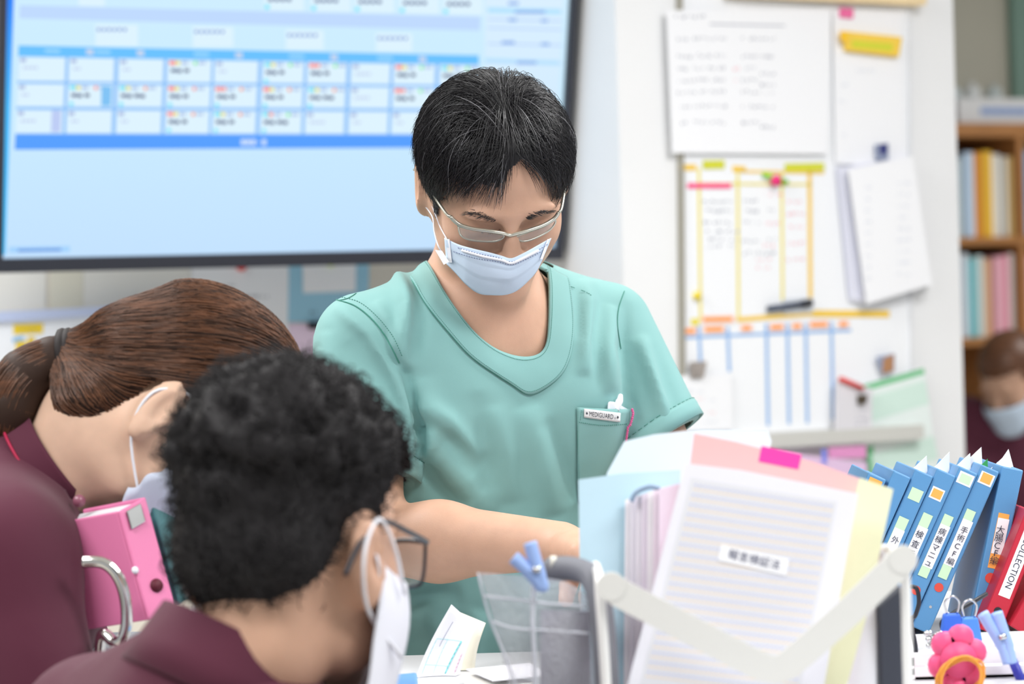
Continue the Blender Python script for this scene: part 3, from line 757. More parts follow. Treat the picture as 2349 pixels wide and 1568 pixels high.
def head_prims(f, Rm, T, s=1.0, k=0.02, neck=None):
    """adult head in its own frame (x to the head's left, -y forward, z up)"""
    def L(p): return T + Rm @ (np.array(p, float) * s)
    def E(c, r, k=0.02, mode='add', rot=None):
        f.ell(L(c), np.array(r) * s, Rm if rot is None else Rm @ rot, k * s, mode)
    def C(a, b, ra, rb, k=0.02, mode='add', **kw): f.cone(L(a), L(b), ra * s, rb * s, k * s, mode, **kw)
    E((0, .000, .031), (.0705, .080, .0705))
    E((0, -.030, -.010), (.0605, .062, .090), .03)
    E((0, -.040, -.072), (.050, .048, .044), .03)
    E((0, -.078, -.104), (.022, .017, .017), .025)
    for sx in (-1, 1):
        E((sx * .040, -.058, -.028), (.022, .026, .026), .03)
        E((sx * .050, -.012, -.070), (.014, .030, .028), .03)
        E((sx * .026, -.086, .020), (.026, .008, .007), .014)
    C((0, -.086, .012), (0, -.108, -.030), .0075, .0105, .014)
    E((0, -.110, -.036), (.012, .012, .010), .010)
    for sx in (-1, 1):
        E((sx * .012, -.101, -.039), (.008, .010, .008), .008)
        E((sx * .030, -.0955, -.001), (.017, .010, .009), .012, 'sub')
        E((sx * .030, -.0755, -.003), (.0145, .0135, .0125), .004)
        C((sx * .018, -.0875, -.006), (sx * .042, -.083, -.006), .0022, .0018, .004)
    E((0, -.092, -.066), (.024, .010, .005), .008); E((0, -.091, -.075), (.020, .010, .006), .008)
    C((-.022, -.0995, -.0705), (.022, -.0995, -.0705), .0012, .0012, .002, 'sub')
    for sx in (-1, 1):                                    # ears: helix rim, hollow, lobe
        tl = np.array(Matrix.Rotation(R(-16), 3, 'X')) @ np.array(Matrix.Rotation(R(sx * 18), 3, 'Z'))
        E((sx * .066, .004, -.018), (.013, .026, .034), .02)
        E((sx * .0815, .018, -.016), (.0085, .0190, .034), .006, rot=tl)
        E((sx * .0900, .012, -.013), (.006, .0105, .021), .004, 'sub', rot=tl)
        E((sx * .079, .010, -.046), (.006, .009, .009), .006)
    return L

def grip_hand(f, wrist, dirv, palm_n, s=1.0, k=0.006, curl=0.9, thumb_side=1):
    """palm and five bent fingers grown from the wrist"""
    w_ = Vector(wrist); d = Vector(dirv).normalized(); n = Vector(palm_n); n = (n - d * n.dot(d)).normalized(); sd = d.cross(n) * thumb_side
    a = w_ + d * .035 * s; b = w_ + d * .075 * s
    f.cone(w_, a, .024 * s, .028 * s, .012, flat=(n, .7))
    for q in (-.028, -.009, .009, .026):
        f.cone(a + sd * q * .5 * s, b + sd * q * s, .0145 * s, .0115 * s, .01)
    for q, L in ((.027, .068), (.009, .078), (-.009, .073), (-.027, .057)):
        p = b + sd * q * s; ang = 0.25; rr = .0095 * s
        for j, fr in enumerate((.45, .30, .25)):
            ang2 = ang + curl * (0.35 + .25 * j); ang = ang2
            e = p + (d * math.cos(ang2) + n * math.sin(ang2)) * L * fr * s
            f.cone(p, e, rr, rr * .88, .003); p = e; rr *= .88
    p = w_ + d * .03 * s + sd * .024 * s
    e = p + (d * .55 + sd * .65 + n * .35).normalized() * .036 * s; f.cone(p, e, .0135 * s, .0115 * s, .008)
    e2 = e + (d * .8 + sd * .1 + n * .5).normalized() * .030 * s; f.cone(e, e2, .0108 * s, .0095 * s, .003)
    e3 = e2 + (d * .85 - sd * .1 + n * .45).normalized() * .024 * s; f.cone(e2, e3, .0095 * s, .008 * s, .003)

# ================================================================== standing man in green scrubs
HR = euler(14, 42, -6)
HT = np.array(at(1170, 518, 2.60)) - HR @ np.array((0, -.086, 0))
def hl(p): return HT + HR @ np.array(p, float)
def hloc(P): return (np.asarray(P) - HT) @ HR
sR = np.array(at(832, 782, 2.68)); eR = np.array(at(848, 1236, 2.63)); wR = np.array(at(1285, 1250, 2.52))
sL = np.array(at(1392, 752, 2.84)); eL = np.array(at(1548, 1120, 2.80)); wL = np.array(at(1450, 1262, 2.56))
mid = (sR + sL) / 2
TR = euler(27, 10, 0)
def tl(p): return mid + TR @ np.array(p, float)
NB = np.array(at(1108, 668, 2.79))
man = root('person', 'standing man in green scrub top, glasses and blue face mask looking down', 'person', (float(mid[0]) + .02, float(mid[1]) + .05, 0))

def torso(f, off, k=0.05, loose=0.0):
    f.ell(tl((0, .012, -.11)), (.158, .100, .175), TR, k, off=off)
    f.ell(tl((-.07, -.035, -.075)), (.075, .066, .085), TR, .06, off=off)
    f.ell(tl((.07, -.035, -.075)), (.075, .066, .085), TR, .06, off=off)
    f.cone(NB + np.array((0, .01, -.03)), sR + np.array((.035, 0, .005)), .056, .050, .06, off=off)
    f.cone(NB + np.array((0, .01, -.03)), sL + np.array((-.035, 0, .005)), .056, .050, .06, off=off)
    f.ell(tl((0, .0, -.30)), (.150 + loose, .104 + loose, .19), TR, .08, off=off)
    f.ell(tl((0, .0, -.52)), (.158 + loose, .112 + loose, .19), TR, .08, off=off)

lo = np.minimum.reduce([mid - .36, wR - .15, wL - .15]); hi = np.maximum.reduce([mid + .36, HT + .2])
lo[2] = mid[2] - .62; lo[1] = 2.28; hi[1] = 3.1; lo[0] = mid[0] - .27; hi[0] = mid[0] + .33; hi[2] = HT[2] + .16
f = Field(lo, hi, .0034)
torso(f, -.011)
f.chain([sR, (sR + eR) / 2, eR], [.040, .041, .037], .012)
f.chain([eR, eR * .62 + wR * .38, wR], [.039, .0405, .025], .02)
f.chain([sL, (sL + eL) / 2, eL], [.040, .041, .037], .012)
f.chain([eL, eL * .62 + wL * .38, wL], [.037, .0385, .024], .02)
hd = Vector(at(1390, 1262, 2.45)) - Vector(wR)
grip_hand(f, wR, hd, (0.1, -.15, -1), 1.0, thumb_side=1)
hd2 = Vector(at(1400, 1300, 2.44)) - Vector(wL)
grip_hand(f, wL, hd2, (-.1, -.15, -1), 1.0, thumb_side=-1)
f.cone(hl((0, .030, -.055)), NB + np.array((0.0, .005, -.02)), .054, .058, .03)
f.ell(tl((-.012, -.026, .005)), (.060, .055, .070), TR, .05)
f.ell(tl((-.022, .0, .045)), (.050, .056, .045), TR, .04)
head_prims(f, HR, HT, .97)
V, Q = f.net(3)
body = npmesh('body', V, Q, M_skin, man)
body_bvh = BVHTree.FromPolygons([tuple(v) for v in V], [tuple(q) for q in Q])

# --- scrub top
f = Field(lo - .03, hi + np.array((.03, .03, -.2)), .004)
torso(f, .006, .05, .012)
dR = (eR - sR) / np.linalg.norm(eR - sR); dL = (eL - sL) / np.linalg.norm(eL - sL)
hemR = sR + (eR - sR) * .655; hemL = sL + (eL - sL) * .74
f.ell(tl((0, .005, -.60)), (.176, .126, .14), TR, .06)
hnR = dR + np.array((-.28, 0, 0)); hnR /= np.linalg.norm(hnR); hnL = dL + np.array((.25, 0, .0)); hnL /= np.linalg.norm(hnL)
f.cone(sR, sR + (eR - sR) * .95, .054, .062, .009, clip=(hemR, hnR))
f.cone(sL, sL + (eL - sL) * .95, .054, .064, .012, clip=(hemL, hnL))
V, Q = f.net(2)
def fold(V, N, poly, amp, wid, mode='ridge', taper=True):
    """push cloth along its normal near a crease line seen in the photograph"""
    px, py = proj_np(V); d, s_, t = seg_dist_px(px, py, poly)
    fac = np.sin(np.clip(t, 0, 1) * math.pi) ** .6 if taper else 1.0
    fr = (N @ _A(FWD)) < 0.15
    if mode == 'ridge': a = np.exp(-(d / wid) ** 2)
    else: a = np.exp(-(d / wid) ** 2) * s_ * (d / wid) * 1.6
    return V + N * (a * amp * fac * fr)[:, None]
for poly, amp, wid, mode in (
    ([(905, 600), (935, 700), (925, 790), (935, 850)], .006, 16, 'ridge'),
    ([(958, 640), (965, 740), (950, 830)], -.005, 14, 'ridge'),
    ([(930, 900), (962, 980), (955, 1060), (948, 1160)], -.002, 14, 'ridge'),
    ([(960, 870), (1000, 980), (985, 1080)], .005, 30, 'ridge'),
    ([(770, 700), (850, 770), (900, 860), (935, 960)], .004, 16, 'ridge'),
    ([(800, 780), (860, 880), (900, 980)], -.004, 22, 'ridge'),
    ([(745, 760), (770, 900), (800, 1000)], .004, 26, 'ridge'),
    ([(1440, 690), (1425, 800), (1440, 900), (1470, 980)], -.004, 13, 'ridge'),
    ([(1400, 700), (1385, 800), (1400, 900)], .006, 20, 'ridge'),
    ([(1465, 770), (1500, 870), (1530, 970)], .006, 18, 'ridge'),
    ([(1490, 790), (1530, 880), (1565, 960)], -.004, 14, 'ridge'),
    ([(1345, 640), (1350, 760), (1340, 860)], .005, 20, 'ridge'),
    ([(1325, 660), (1328, 780)], -.003, 14, 'ridge'),
    ([(960, 1060), (1010, 1110), (1060, 1170)], -.010, 34, 'ridge'),
    ([(1000, 1040), (1070, 1110), (1110, 1185)], .005, 34, 'ridge'),
    ([(1250, 960), (1290, 1060), (1320, 1150)], -.006, 24, 'ridge'),
    ([(1210, 930), (1240, 1050), (1270, 1180)], .005, 34, 'ridge'),
    ([(900, 1380), (960, 1372), (1060, 1360)], -.010, 24, 'ridge'),
    ([(960, 1390), (1000, 1450), (1010, 1540)], .006, 34, 'ridge'),
    ([(880, 1420), (920, 1480), (930, 1560)], -.006, 26, 'ridge'),
    ([(900, 835), (928, 930), (942, 1010), (938, 1066)], .0042, 12, 'ridge'),
    ([(926, 838), (953, 930), (966, 1015), (962, 1090)], -.007, 9, 'ridge'),
    ([(958, 920), (1030, 965), (1110, 1050)], .0035, 20, 'ridge'),
    ([(965, 960), (1030, 1010), (1090, 1090)], -.004, 18, 'ridge'),
    ([(1130, 930), (1160, 1040), (1170, 1150)], .003, 30, 'ridge'),
    ([(1090, 900), (1110, 1010), (1120, 1130)], -.004, 26, 'ridge'),
    ([(860, 690), (900, 760), (915, 830)], .003, 14, 'ridge'),
    ([(1360, 690), (1372, 800), (1380, 900)], -.005, 16, 'ridge'),
    ([(760, 830), (820, 930), (870, 1020)], -.005, 20, 'ridge'),
    ([(830, 860), (880, 950), (915, 1030)], .003, 16, 'ridge'),
    ([(1100, 1400), (1080, 1480), (1090, 1560)], .005, 26, 'ridge')):
    V = fold(V, vnormals(V, Q), poly, amp * (2.2 if amp > 0 else 1.1), wid, mode)
V = relax(V, Q, 1)
full_bvh = BVHTree.FromPolygons([tuple(v) for v in V], [tuple(q) for q in Q])
INNER = [(957, 552), (968, 575), (988, 615), (1012, 664), (1043, 712), (1087, 766), (1132, 801), (1180, 818), (1214, 820), (1239, 811), (1252, 788), (1256, 742), (1257, 692), (1256, 642), (1246, 578)]
OUTER = [(912, 580), (922, 604), (946, 650), (984, 711), (1030, 766), (1080, 820), (1140, 862), (1188, 892), (1207, 908), (1240, 896), (1284, 863), (1304, 826), (1313, 782), (1312, 722), (1296, 588)]
MIDP = [((a[0] * .6 + b[0] * .4), (a[1] * .6 + b[1] * .4)) for a, b in zip(INNER, OUTER)]
C4 = V[Q].mean(1); px, py = proj_np(C4)
nf = np.cross(V[Q[:, 2]] - V[Q[:, 0]], V[Q[:, 3]] - V[Q[:, 1]])
front = (nf @ _A(FWD)) < 0.0
cut = in_poly(px, py, MIDP + [(1236, 562), (1100, 480), (970, 520)]) & (C4[:, 1] < NB[1] + .02)
# sleeve openings: the flat end caps
nfu = nf / (np.linalg.norm(nf, axis=1)[:, None] + 1e-12)
def capcut(hem, hn, r): return (np.abs((C4 - hem) @ hn) < .007) & ((nfu @ hn) > .55) & (np.linalg.norm(C4 - hem, axis=1) < r)
cutR = capcut(hemR, hnR, .043); cutL = capcut(hemL, hnL, .052)
keep = ~(cut | cutR | cutL) & (C4[:, 2] > mid[2] - .60)
Vc, Qc = compact(V, Q[keep])
top = npmesh('scrub_top', Vc, Qc, M_scrub, man)
md = top.modifiers.new('thickness', 'SOLIDIFY'); md.thickness = .0016; md.offset = -1
tag(top, 'pale green short sleeved scrub top')

def cast(px_, py_, off=0.0, bvh=None):
    d = ray(px_, py_); h = (bvh or full_bvh).ray_cast(CAM, d, 6)
    if h[0] is None:
        best = (bvh or full_bvh).find_nearest(CAM + d * 2.75); h = best
    n = h[1] if h[1].dot(d) < 0 else -h[1]
    return h[0] + n * off, n
def resample(pts, n):
    P = smooth_curve([(p[0], p[1], 0) for p in pts], 10); L = [0]
    for a, b in zip(P[:-1], P[1:]): L.append(L[-1] + (b - a).length)
    out = []; j = 0
    for i in range(n):
        t = L[-1] * i / (n - 1)
        while j < len(L) - 2 and L[j + 1] < t: j += 1
        q = (t - L[j]) / max(L[j + 1] - L[j], 1e-9); p = P[j].lerp(P[j + 1], q); out.append((p.x, p.y))
    return out
def smooth_pts(P, it=3):
    P = [Vector(p) for p in P]
    for _ in range(it): P = [P[0]] + [(P[i - 1] + P[i] * 2 + P[i + 1]) / 4 for i in range(1, len(P) - 1)] + [P[-1]]
    return P
# neckband: raised facing between the neck edge and its seam
NI = 90; I_ = resample(INNER, NI); O_ = resample(OUTER, NI); NWD = 10
Vb = []; Qb = []
for i in range(NI):
    for j in range(NWD + 1):
        t = j / NWD; p = (I_[i][0] * (1 - t) + O_[i][0] * t, I_[i][1] * (1 - t) + O_[i][1] * t)
        q, n = cast(p[0], p[1]); Vb.append(q + n * (.0016 + .0012 * math.sin(math.pi * t) + (.001 if t < .2 else 0)))
Vb = np.array(Vb); 
G = Vb.reshape(NI, NWD + 1, 3)
for _ in range(4):
    G[1:-1] = (G[:-2] + 2 * G[1:-1] + G[2:]) / 4
    G[:, 1:-1] = (G[:, :-2] + 2 * G[:, 1:-1] + G[:, 2:]) / 4
Vb = G.reshape(-1, 3)
Qb = np.array([[i * (NWD + 1) + j, i * (NWD + 1) + j + 1, (i + 1) * (NWD + 1) + j + 1, (i + 1) * (NWD + 1) + j] for i in range(NI - 1) for j in range(NWD)])
nb = npmesh('neckband', Vb, Qb, M_scrub, top)
md = nb.modifiers.new('thickness', 'SOLIDIFY'); md.thickness = .0035; md.offset = 0
tag(nb, 'stitched green neckband facing')
band_bvh = BVHTree.FromPolygons([tuple(v) for v in Vb], [tuple(q) for q in Qb])
def seam(name, pts, m, parent, r=.0006, off=.0008, n=60, bvh=None, dash=False):
    P = [cast(x, y, off, bvh)[0] for x, y in resample(pts, n)]
    P = smooth_pts(P, 2); mb = MB()
    if dash:
        for i in range(0, n - 1, 2): mb.tube([P[i], P[i + 1]], r, 4)
    else: mb.tube(P, r, 5)
    return mb.build(name, m, parent, True)
Gn_ = vnormals(Vb, Qb).reshape(NI, NWD + 1, 3); sgn_ = -np.sign((Gn_ @ _A(FWD)).mean())
def band_line(name, t, r, dash, off):
    j = t * NWD; j0 = int(min(j, NWD - 1)); w_ = j - j0
    P = [Vector((G[i, j0] * (1 - w_) + G[i, j0 + 1] * w_) + Gn_[i, j0] * sgn_ * off) for i in range(NI)]
    P = smooth_pts(P, 1); mb = MB()
    if dash:
        for a_, b_ in zip(P[:-1], P[1:]):
            mb.tube([a_.lerp(b_, .1), a_.lerp(b_, .42)], r, 4); mb.tube([a_.lerp(b_, .6), a_.lerp(b_, .92)], r, 4)
    else: mb.tube(P, r, 5)
    return mb.build(name, M_stitch, top, True)
band_line('seam', 1.0, .0008, False, .0006)
band_line('stitch_line', .10, .00032, True, .0020)
band_line('stitch_line', .93, .00025, True, .0020)
seam('seam', [(766, 690), (800, 684), (840, 655), (890, 612), (914, 584)], M_stitch, top, .0005, .0006, 60)
seam('seam', [(772, 688), (815, 702), (856, 735), (890, 780), (916, 832)], M_stitch, top, .0008, .0006, 60)
seam('stitch_line', [(784, 682), (826, 694), (868, 728), (902, 772), (922, 815)], M_stitch, top, .0004, .0006, 70, None, True)
seam('seam', [(1432, 668), (1418, 710), (1416, 750), (1424, 800)], M_stitch, top, .0006, .0006, 40)
seam('stitch_line', [(1275, 592), (1330, 604), (1385, 622)], M_stitch, top, .0004, .0006, 40, None, True)
# sleeve hems
def hem_ring(name, d, hem, r):
    """turned hem: a ring of cloth hugging the sleeve end"""
    d = Vector(d); a = d.orthogonal().normalized(); b = d.cross(a); Vh = []; n = 48
    for j in range(4):
        c = Vector(hem) - d * (.0065 + .015 * (1 - j / 3.0))
        ex = d * (.006 if j == 3 else 0)
        drs = [a * math.cos(2 * math.pi * i / n) + b * math.sin(2 * math.pi * i / n) for i in range(n)]; rd = []
        for dr in drs:
            h = full_bvh.ray_cast(c, dr, .12); rd.append(min((h[0] - c).length, r * 1.03) if h[0] else r)
        rd = np.array(rd)
        for _ in range(4): rd = (np.roll(rd, 1) + 2 * rd + np.roll(rd, -1)) / 4
        for dr, q in zip(drs, rd): Vh.append(c + dr * (q + (.0024 if 0 < j else .0010)) + ex)
    Qh = [[j * n + i, j * n + (i + 1) % n, (j + 1) * n + (i + 1) % n, (j + 1) * n + i] for j in range(3) for i in range(n)]
    o = npmesh(name, np.array(Vh), np.array(Qh), M_scrub, top)
    md = o.modifiers.new('thickness', 'SOLIDIFY'); md.thickness = .002; md.offset = 0
    mb = MB(); c = Vector(hem) - d * .019
    for i in range(0, n):
        a_, b_ = Vector(Vh[i]), Vector(Vh[(i + 1) % n]); oa = (a_ - c).normalized() * .0012; mb.tube([a_.lerp(b_, .1) + oa, a_.lerp(b_, .75) + oa], .0004, 4)
    mb.build('stitch_line', M_stitch, top, True)
    return o
hem_ring('sleeve_hem', hnR, hemR, .060); hem_ring('sleeve_hem', hnL, hemL, .064)

# chest pocket
PKT = [(1321, 934), (1360, 938), (1400, 944), (1440, 938), (1438, 1000), (1432, 1110), (1400, 1150), (1344, 1148), (1321, 1112), (1317, 1020)]
def cloth_patch(name, quad, nx, ny, off, m, parent, th=.0015, bulge=0.0):
    """quad of pixels TL TR BR BL laid on the cloth"""
    Vp = []
    for j in range(ny + 1):
        for i in range(nx + 1):
            u, v = i / nx, j / ny
            x = (quad[0][0] * (1 - u) + quad[1][0] * u) * (1 - v) + (quad[3][0] * (1 - u) + quad[2][0] * u) * v
            y = (quad[0][1] * (1 - u) + quad[1][1] * u) * (1 - v) + (quad[3][1] * (1 - u) + quad[2][1] * u) * v
            q, n = cast(x, y); Vp.append(q + n * (off + bulge * math.sin(math.pi * u) * (1 - v) ** 2))
    Gp = np.array(Vp).reshape(ny + 1, nx + 1, 3)
    for _ in range(3):
        if ny > 1: Gp[1:-1] = (Gp[:-2] + 2 * Gp[1:-1] + Gp[2:]) / 4
        if nx > 1: Gp[:, 1:-1] = (Gp[:, :-2] + 2 * Gp[:, 1:-1] + Gp[:, 2:]) / 4
    Vp = Gp.reshape(-1, 3)
    Qp = np.array([[j * (nx + 1) + i, (j + 1) * (nx + 1) + i, (j + 1) * (nx + 1) + i + 1, j * (nx + 1) + i + 1] for j in range(ny) for i in range(nx)])
    o = npmesh(name, Vp, Qp, m, parent)
    md = o.modifiers.new('thickness', 'SOLIDIFY'); md.thickness = th; md.offset = 1 if True else 0
    return o, Vp, Qp
pk, Vp, Qp = cloth_patch('chest_pocket', [(1321, 933), (1441, 938), (1436, 1150), (1324, 1150)], 16, 22, .0022, M_scrub, man, .0015, .006)
tag(pk, 'green chest pocket with stitched edge')
pk_bvh = BVHTree.FromPolygons([tuple(v) for v in Vp], [tuple(q) for q in Qp])
seam('stitch_line', [(1327, 967), (1380, 974), (1434, 971)], M_stitch, pk, .0004, .0022, 50, pk_bvh, True)
seam('seam', [(1325, 938), (1325, 1000), (1326, 1060), (1328, 1120)], M_stitch, pk, .0006, .001, 50, pk_bvh)
seam('stitch_line', [(1333, 940), (1330, 962)], M_stitch, pk, .0003, .0022, 12, pk_bvh, True)
# woven brand label sewn on the pocket
def pkcast(x, y, off):
    return cast(x, y, off, pk_bvh)[0]
LQ = [(1338, 936), (1419, 946), (1418, 967), (1338, 956)]
def labpt(u, v, off):
    x = (LQ[0][0] * (1 - u) + LQ[1][0] * u) * (1 - v) + (LQ[3][0] * (1 - u) + LQ[2][0] * u) * v
    y = (LQ[0][1] * (1 - u) + LQ[1][1] * u) * (1 - v) + (LQ[3][1] * (1 - u) + LQ[2][1] * u) * v
    q, n = cast(x, y, 0, pk_bvh); return q + (Vector((.2, -.95, .1)) * .35 + n * .65).normalized() * off
Vl = [labpt(i / 12, j / 4, .0030) for j in range(5) for i in range(13)]
Ql = np.array([[j * 13 + i, (j + 1) * 13 + i, (j + 1) * 13 + i + 1, j * 13 + i + 1] for j in range(4) for i in range(12)])
lab = npmesh('brand_label', np.array([tuple(q) for q in Vl]), Ql, mat('label_white', (236, 238, 240), .7), man); tag(lab, 'white woven label reading MEDIGUARD')
md = lab.modifiers.new('thickness', 'SOLIDIFY'); md.thickness = .0006; md.offset = 0
def label_text(txt, u0, u1, v0, v1, m, name='lettering'):
    cu = bpy.data.curves.new('lettering', 'FONT'); cu.body = txt; cu.size = 1; cu.resolution_u = 3; cu.space_character = 1.05
    ob = bpy.data.objects.new('lettering_tmp', cu); COL.objects.link(ob)
    me = bpy.data.meshes.new_from_object(ob.evaluated_get(bpy.context.evaluated_depsgraph_get())); bpy.data.objects.remove(ob)
    co = np.array([v.co[:2] for v in me.vertices]); a = co.min(0); b = co.max(0)
    Vt = [labpt(u0 + (u1 - u0) * (c[0] - a[0]) / (b[0] - a[0]), v1 + (v0 - v1) * (c[1] - a[1]) / (b[1] - a[1]), .0036) for c in co]
    return mesh(name, Vt, [tuple(p.vertices) for p in me.polygons], m, lab)
M_lin = mat('label_ink', (40, 46, 60), .7)
label_text('MEDIGUARD', .145, .80, .24, .76, M_lin); label_text('®', .825, .88, .50, .74, mat('label_inkl', (120, 125, 135), .7))
for u in (.075, .925):
    mb = MB(); mb.prism([labpt(u - .028, .5, .0035), labpt(u, .68, .0035), labpt(u + .028, .5, .0035), labpt(u, .32, .0035)], Vector((0, -.0002, 0))); mb.build('diamond_mark', M_lin, lab)

# --- glasses, standing off the face in the plane of the lenses
GY = -.099; Gp0 = Vector(hl((0, GY, 0))); Gn = Vector(HR @ np.array((0, -1, 0)))
def gpt(x, y, dy=0.0):
    p = on_plane(x, y, Gp0, Gn); lp = hloc(p); lp[1] += 9.0 * lp[0] ** 2 * .6 + dy; return Vector(hl(lp))
M_gold = mat('frame_champagne', (205, 204, 192), .28, .6, metal=.85)
M_lens = mat('spectacle_lens', (240, 246, 246), .03, .6, alpha=.14)
LL = [(1058, 541), (1064, 561), (1088, 564), (1138, 555), (1156, 540), (1120, 536)]
RL = [(1182, 543), (1197, 554), (1225, 552), (1266, 541), (1279, 523), (1230, 530)]
gl = root('glasses', None, None, Gp0); bpy.data.objects.remove(gl)
mb = MB(); bar = [gpt(x, y) for x, y in ((1042, 527), (1060, 537), (1090, 537), (1128, 534), (1152, 535), (1169, 539), (1185, 536), (1215, 530), (1250, 525), (1277, 518), (1289, 508))]
mb.tube(smooth_curve(bar, 5), .0022, 8)
glo = mb.build('glasses', M_gold, man, True); tag(glo, 'pale metal framed glasses with clear lenses')
for LP in (LL, RL):
    P = [gpt(x, y) for x, y in LP]; ring = smooth_curve(P + [P[0]], 5)
    mb = MB(); mb.tube(ring, .0012, 6, False); mb.build('rim', M_gold, glo, True)
    mb = MB(); mb.prism(P, Gn * .0012); mb.build('lens', M_lens, glo)
TL0 = Vector(hl((-.081, .006, .014))); TR0 = Vector(hl((.081, .006, .014)))
for g0, T0, sx in ((gpt(1042, 527), TL0, -1), (gpt(1289, 508), TR0, 1)):
    ow = Vector(HR @ np.array((sx * .0025, 0, 0)))
    mb = MB(); mb.tube(smooth_curve([g0, g0.lerp(T0, .08) + ow, g0.lerp(T0, .5) + ow * 1.2, T0, Vector(hl((sx * .084, .03, -.005)))], 6), .0018, 8); mb.build('temple', M_gold, glo, True)
for a, b in (((1150, 541), (1147, 548)), ((1186, 543), (1189, 548))):
    mb = MB(); mb.tube([gpt(*a), gpt(a[0], a[1] - 6, .006), gpt(b[0], b[1] - 4, .010)], .0005, 6); mb.build('nose_pad_arm', M_steel, glo, True)
# --- face mask: pleated sheet between its edges, bulging over nose and chin
def mask_g(x, z):            # local y of the mask for the head frame
    return -.128 + 11.0 * x * x + .9 * max(0, abs(x) - .05) + 5.2 * (z + .055) ** 2
def mask_pt(px_, py_, off=0.0):
    d = ray(px_, py_); t = 2.6
    for _ in range(25):
        P = CAM + d * t; lp = hloc(P); e = lp[1] - (mask_g(lp[0], lp[2]) - off)
        dl = HR.T @ np.array(d); t -= e / dl[1] * .7
    return CAM + d * t
MT = [(1020, 545), (1050, 560), (1085, 570), (1120, 578), (1150, 586), (1172, 592), (1195, 583), (1220, 570), (1245, 556), (1264, 546)]
MBt = [(1025, 605), (1045, 625), (1070, 652), (1098, 672), (1130, 676), (1160, 675), (1185, 666), (1210, 645), (1230, 622), (1243, 596)]
nu, nv_ = 44, 22; T_ = resample(MT, nu + 1); B_ = resample(MBt, nu + 1); Vm = []
for j in range(nv_ + 1):
    v = j / nv_
    for i in range(nu + 1):
        x = T_[i][0] * (1 - v) + B_[i][0] * v; y = T_[i][1] * (1 - v) + B_[i][1] * v
        o_ = .004 * math.sin(math.pi * i / nu) * (math.sin(v * math.pi)) + (.0025 if v < .62 else 0.0) + (.0015 if v < .30 else 0)
        Vm.append(mask_pt(x, y, o_))
Qm = np.array([[j * (nu + 1) + i, (j + 1) * (nu + 1) + i, (j + 1) * (nu + 1) + i + 1, j * (nu + 1) + i + 1] for j in range(nv_) for i in range(nu)])
mk = npmesh('face_mask', np.array([tuple(q) for q in Vm]), Qm, M_mask, man); tag(mk, 'pale blue pleated face mask')
md = mk.modifiers.new('thickness', 'SOLIDIFY'); md.thickness = .0012; md.offset = 0
def mline(name, pts, m, dash, off, r, n=70):
    P = [mask_pt(x, y, off) for x, y in resample(pts, n)]; mb = MB()
    if dash:
        for i in range(0, n - 1, 2): mb.tube([P[i], P[i + 1]], r, 4)
    else: mb.tube(P, r, 5)
    return mb.build(name, m, mk, True)
M_mst = mat('mask_stitch', (120, 130, 165), .7)
mline('stitch_line', [(1050, 568), (1100, 582), (1140, 590), (1172, 600), (1200, 590), (1240, 570), (1256, 560)], M_mst, True, .0075, .0004)
mline('stitch_line', [(1040, 577), (1090, 592), (1140, 600), (1172, 607), (1200, 598), (1240, 578)], M_mst, True, .0078, .0004)
mline('nose_wire', [(1060, 574), (1110, 588), (1150, 596), (1172, 603), (1196, 594), (1235, 574)], M_maskw, False, .0072, .0016)
for a, b, w_ in (((1022, 548), (1028, 602), 9), ((1262, 548), (1245, 594), 6)):
    mb = MB(); P = [mask_pt(a[0] + (b[0] - a[0]) * t / 6, a[1] + (b[1] - a[1]) * t / 6, .003) for t in range(7)]; P2 = [mask_pt(a[0] + (b[0] - a[0]) * t / 6 + (w_ if a[0] < 1100 else -w_), a[1] + (b[1] - a[1]) * t / 6, .006) for t in range(7)]
    for i in range(6): mb.prism([P[i], P[i + 1], P2[i + 1], P2[i]], Vector((0, -.0008, 0)))
    mb.build('side_binding', M_maskw, mk)
mb = MB(); fp = [mask_pt(1028, 603, .003), mask_pt(1016, 606, .002), Vector(hl((-.078, -.02, -.075))), Vector(hl((-.072, -.028, -.060))), mask_pt(1024, 585, .003)]
mb.prism([at(998, 573, 2.575), at(1014, 575, 2.57), at(1030, 600, 2.56), at(1018, 607, 2.565)], Vector((0, -.001, 0))); mb.build('side_flap', M_maskw, mk)
eb = Vector(hl((-.086, .022, -.012)))
mb = MB(); mb.tube(smooth_curve([mask_pt(1026, 550, .004), cast(1014, 520, .002, body_bvh)[0], cast(1003, 492, .002, body_bvh)[0], Vector(hl((-.078, .004, -.006)))], 6), .0008, 6); mb.build('ear_loop', M_maskw, mk, True)
mb = MB(); mb.tube(smooth_curve([mask_pt(1022, 590, .004), Vector(at(1006, 566, 2.60)), Vector(at(996, 530, 2.63)), Vector(at(991, 495, 2.65)), Vector(hl((-.079, .018, -.040)))], 6), .0008, 6); mb.build('ear_loop', M_maskw, mk, True)

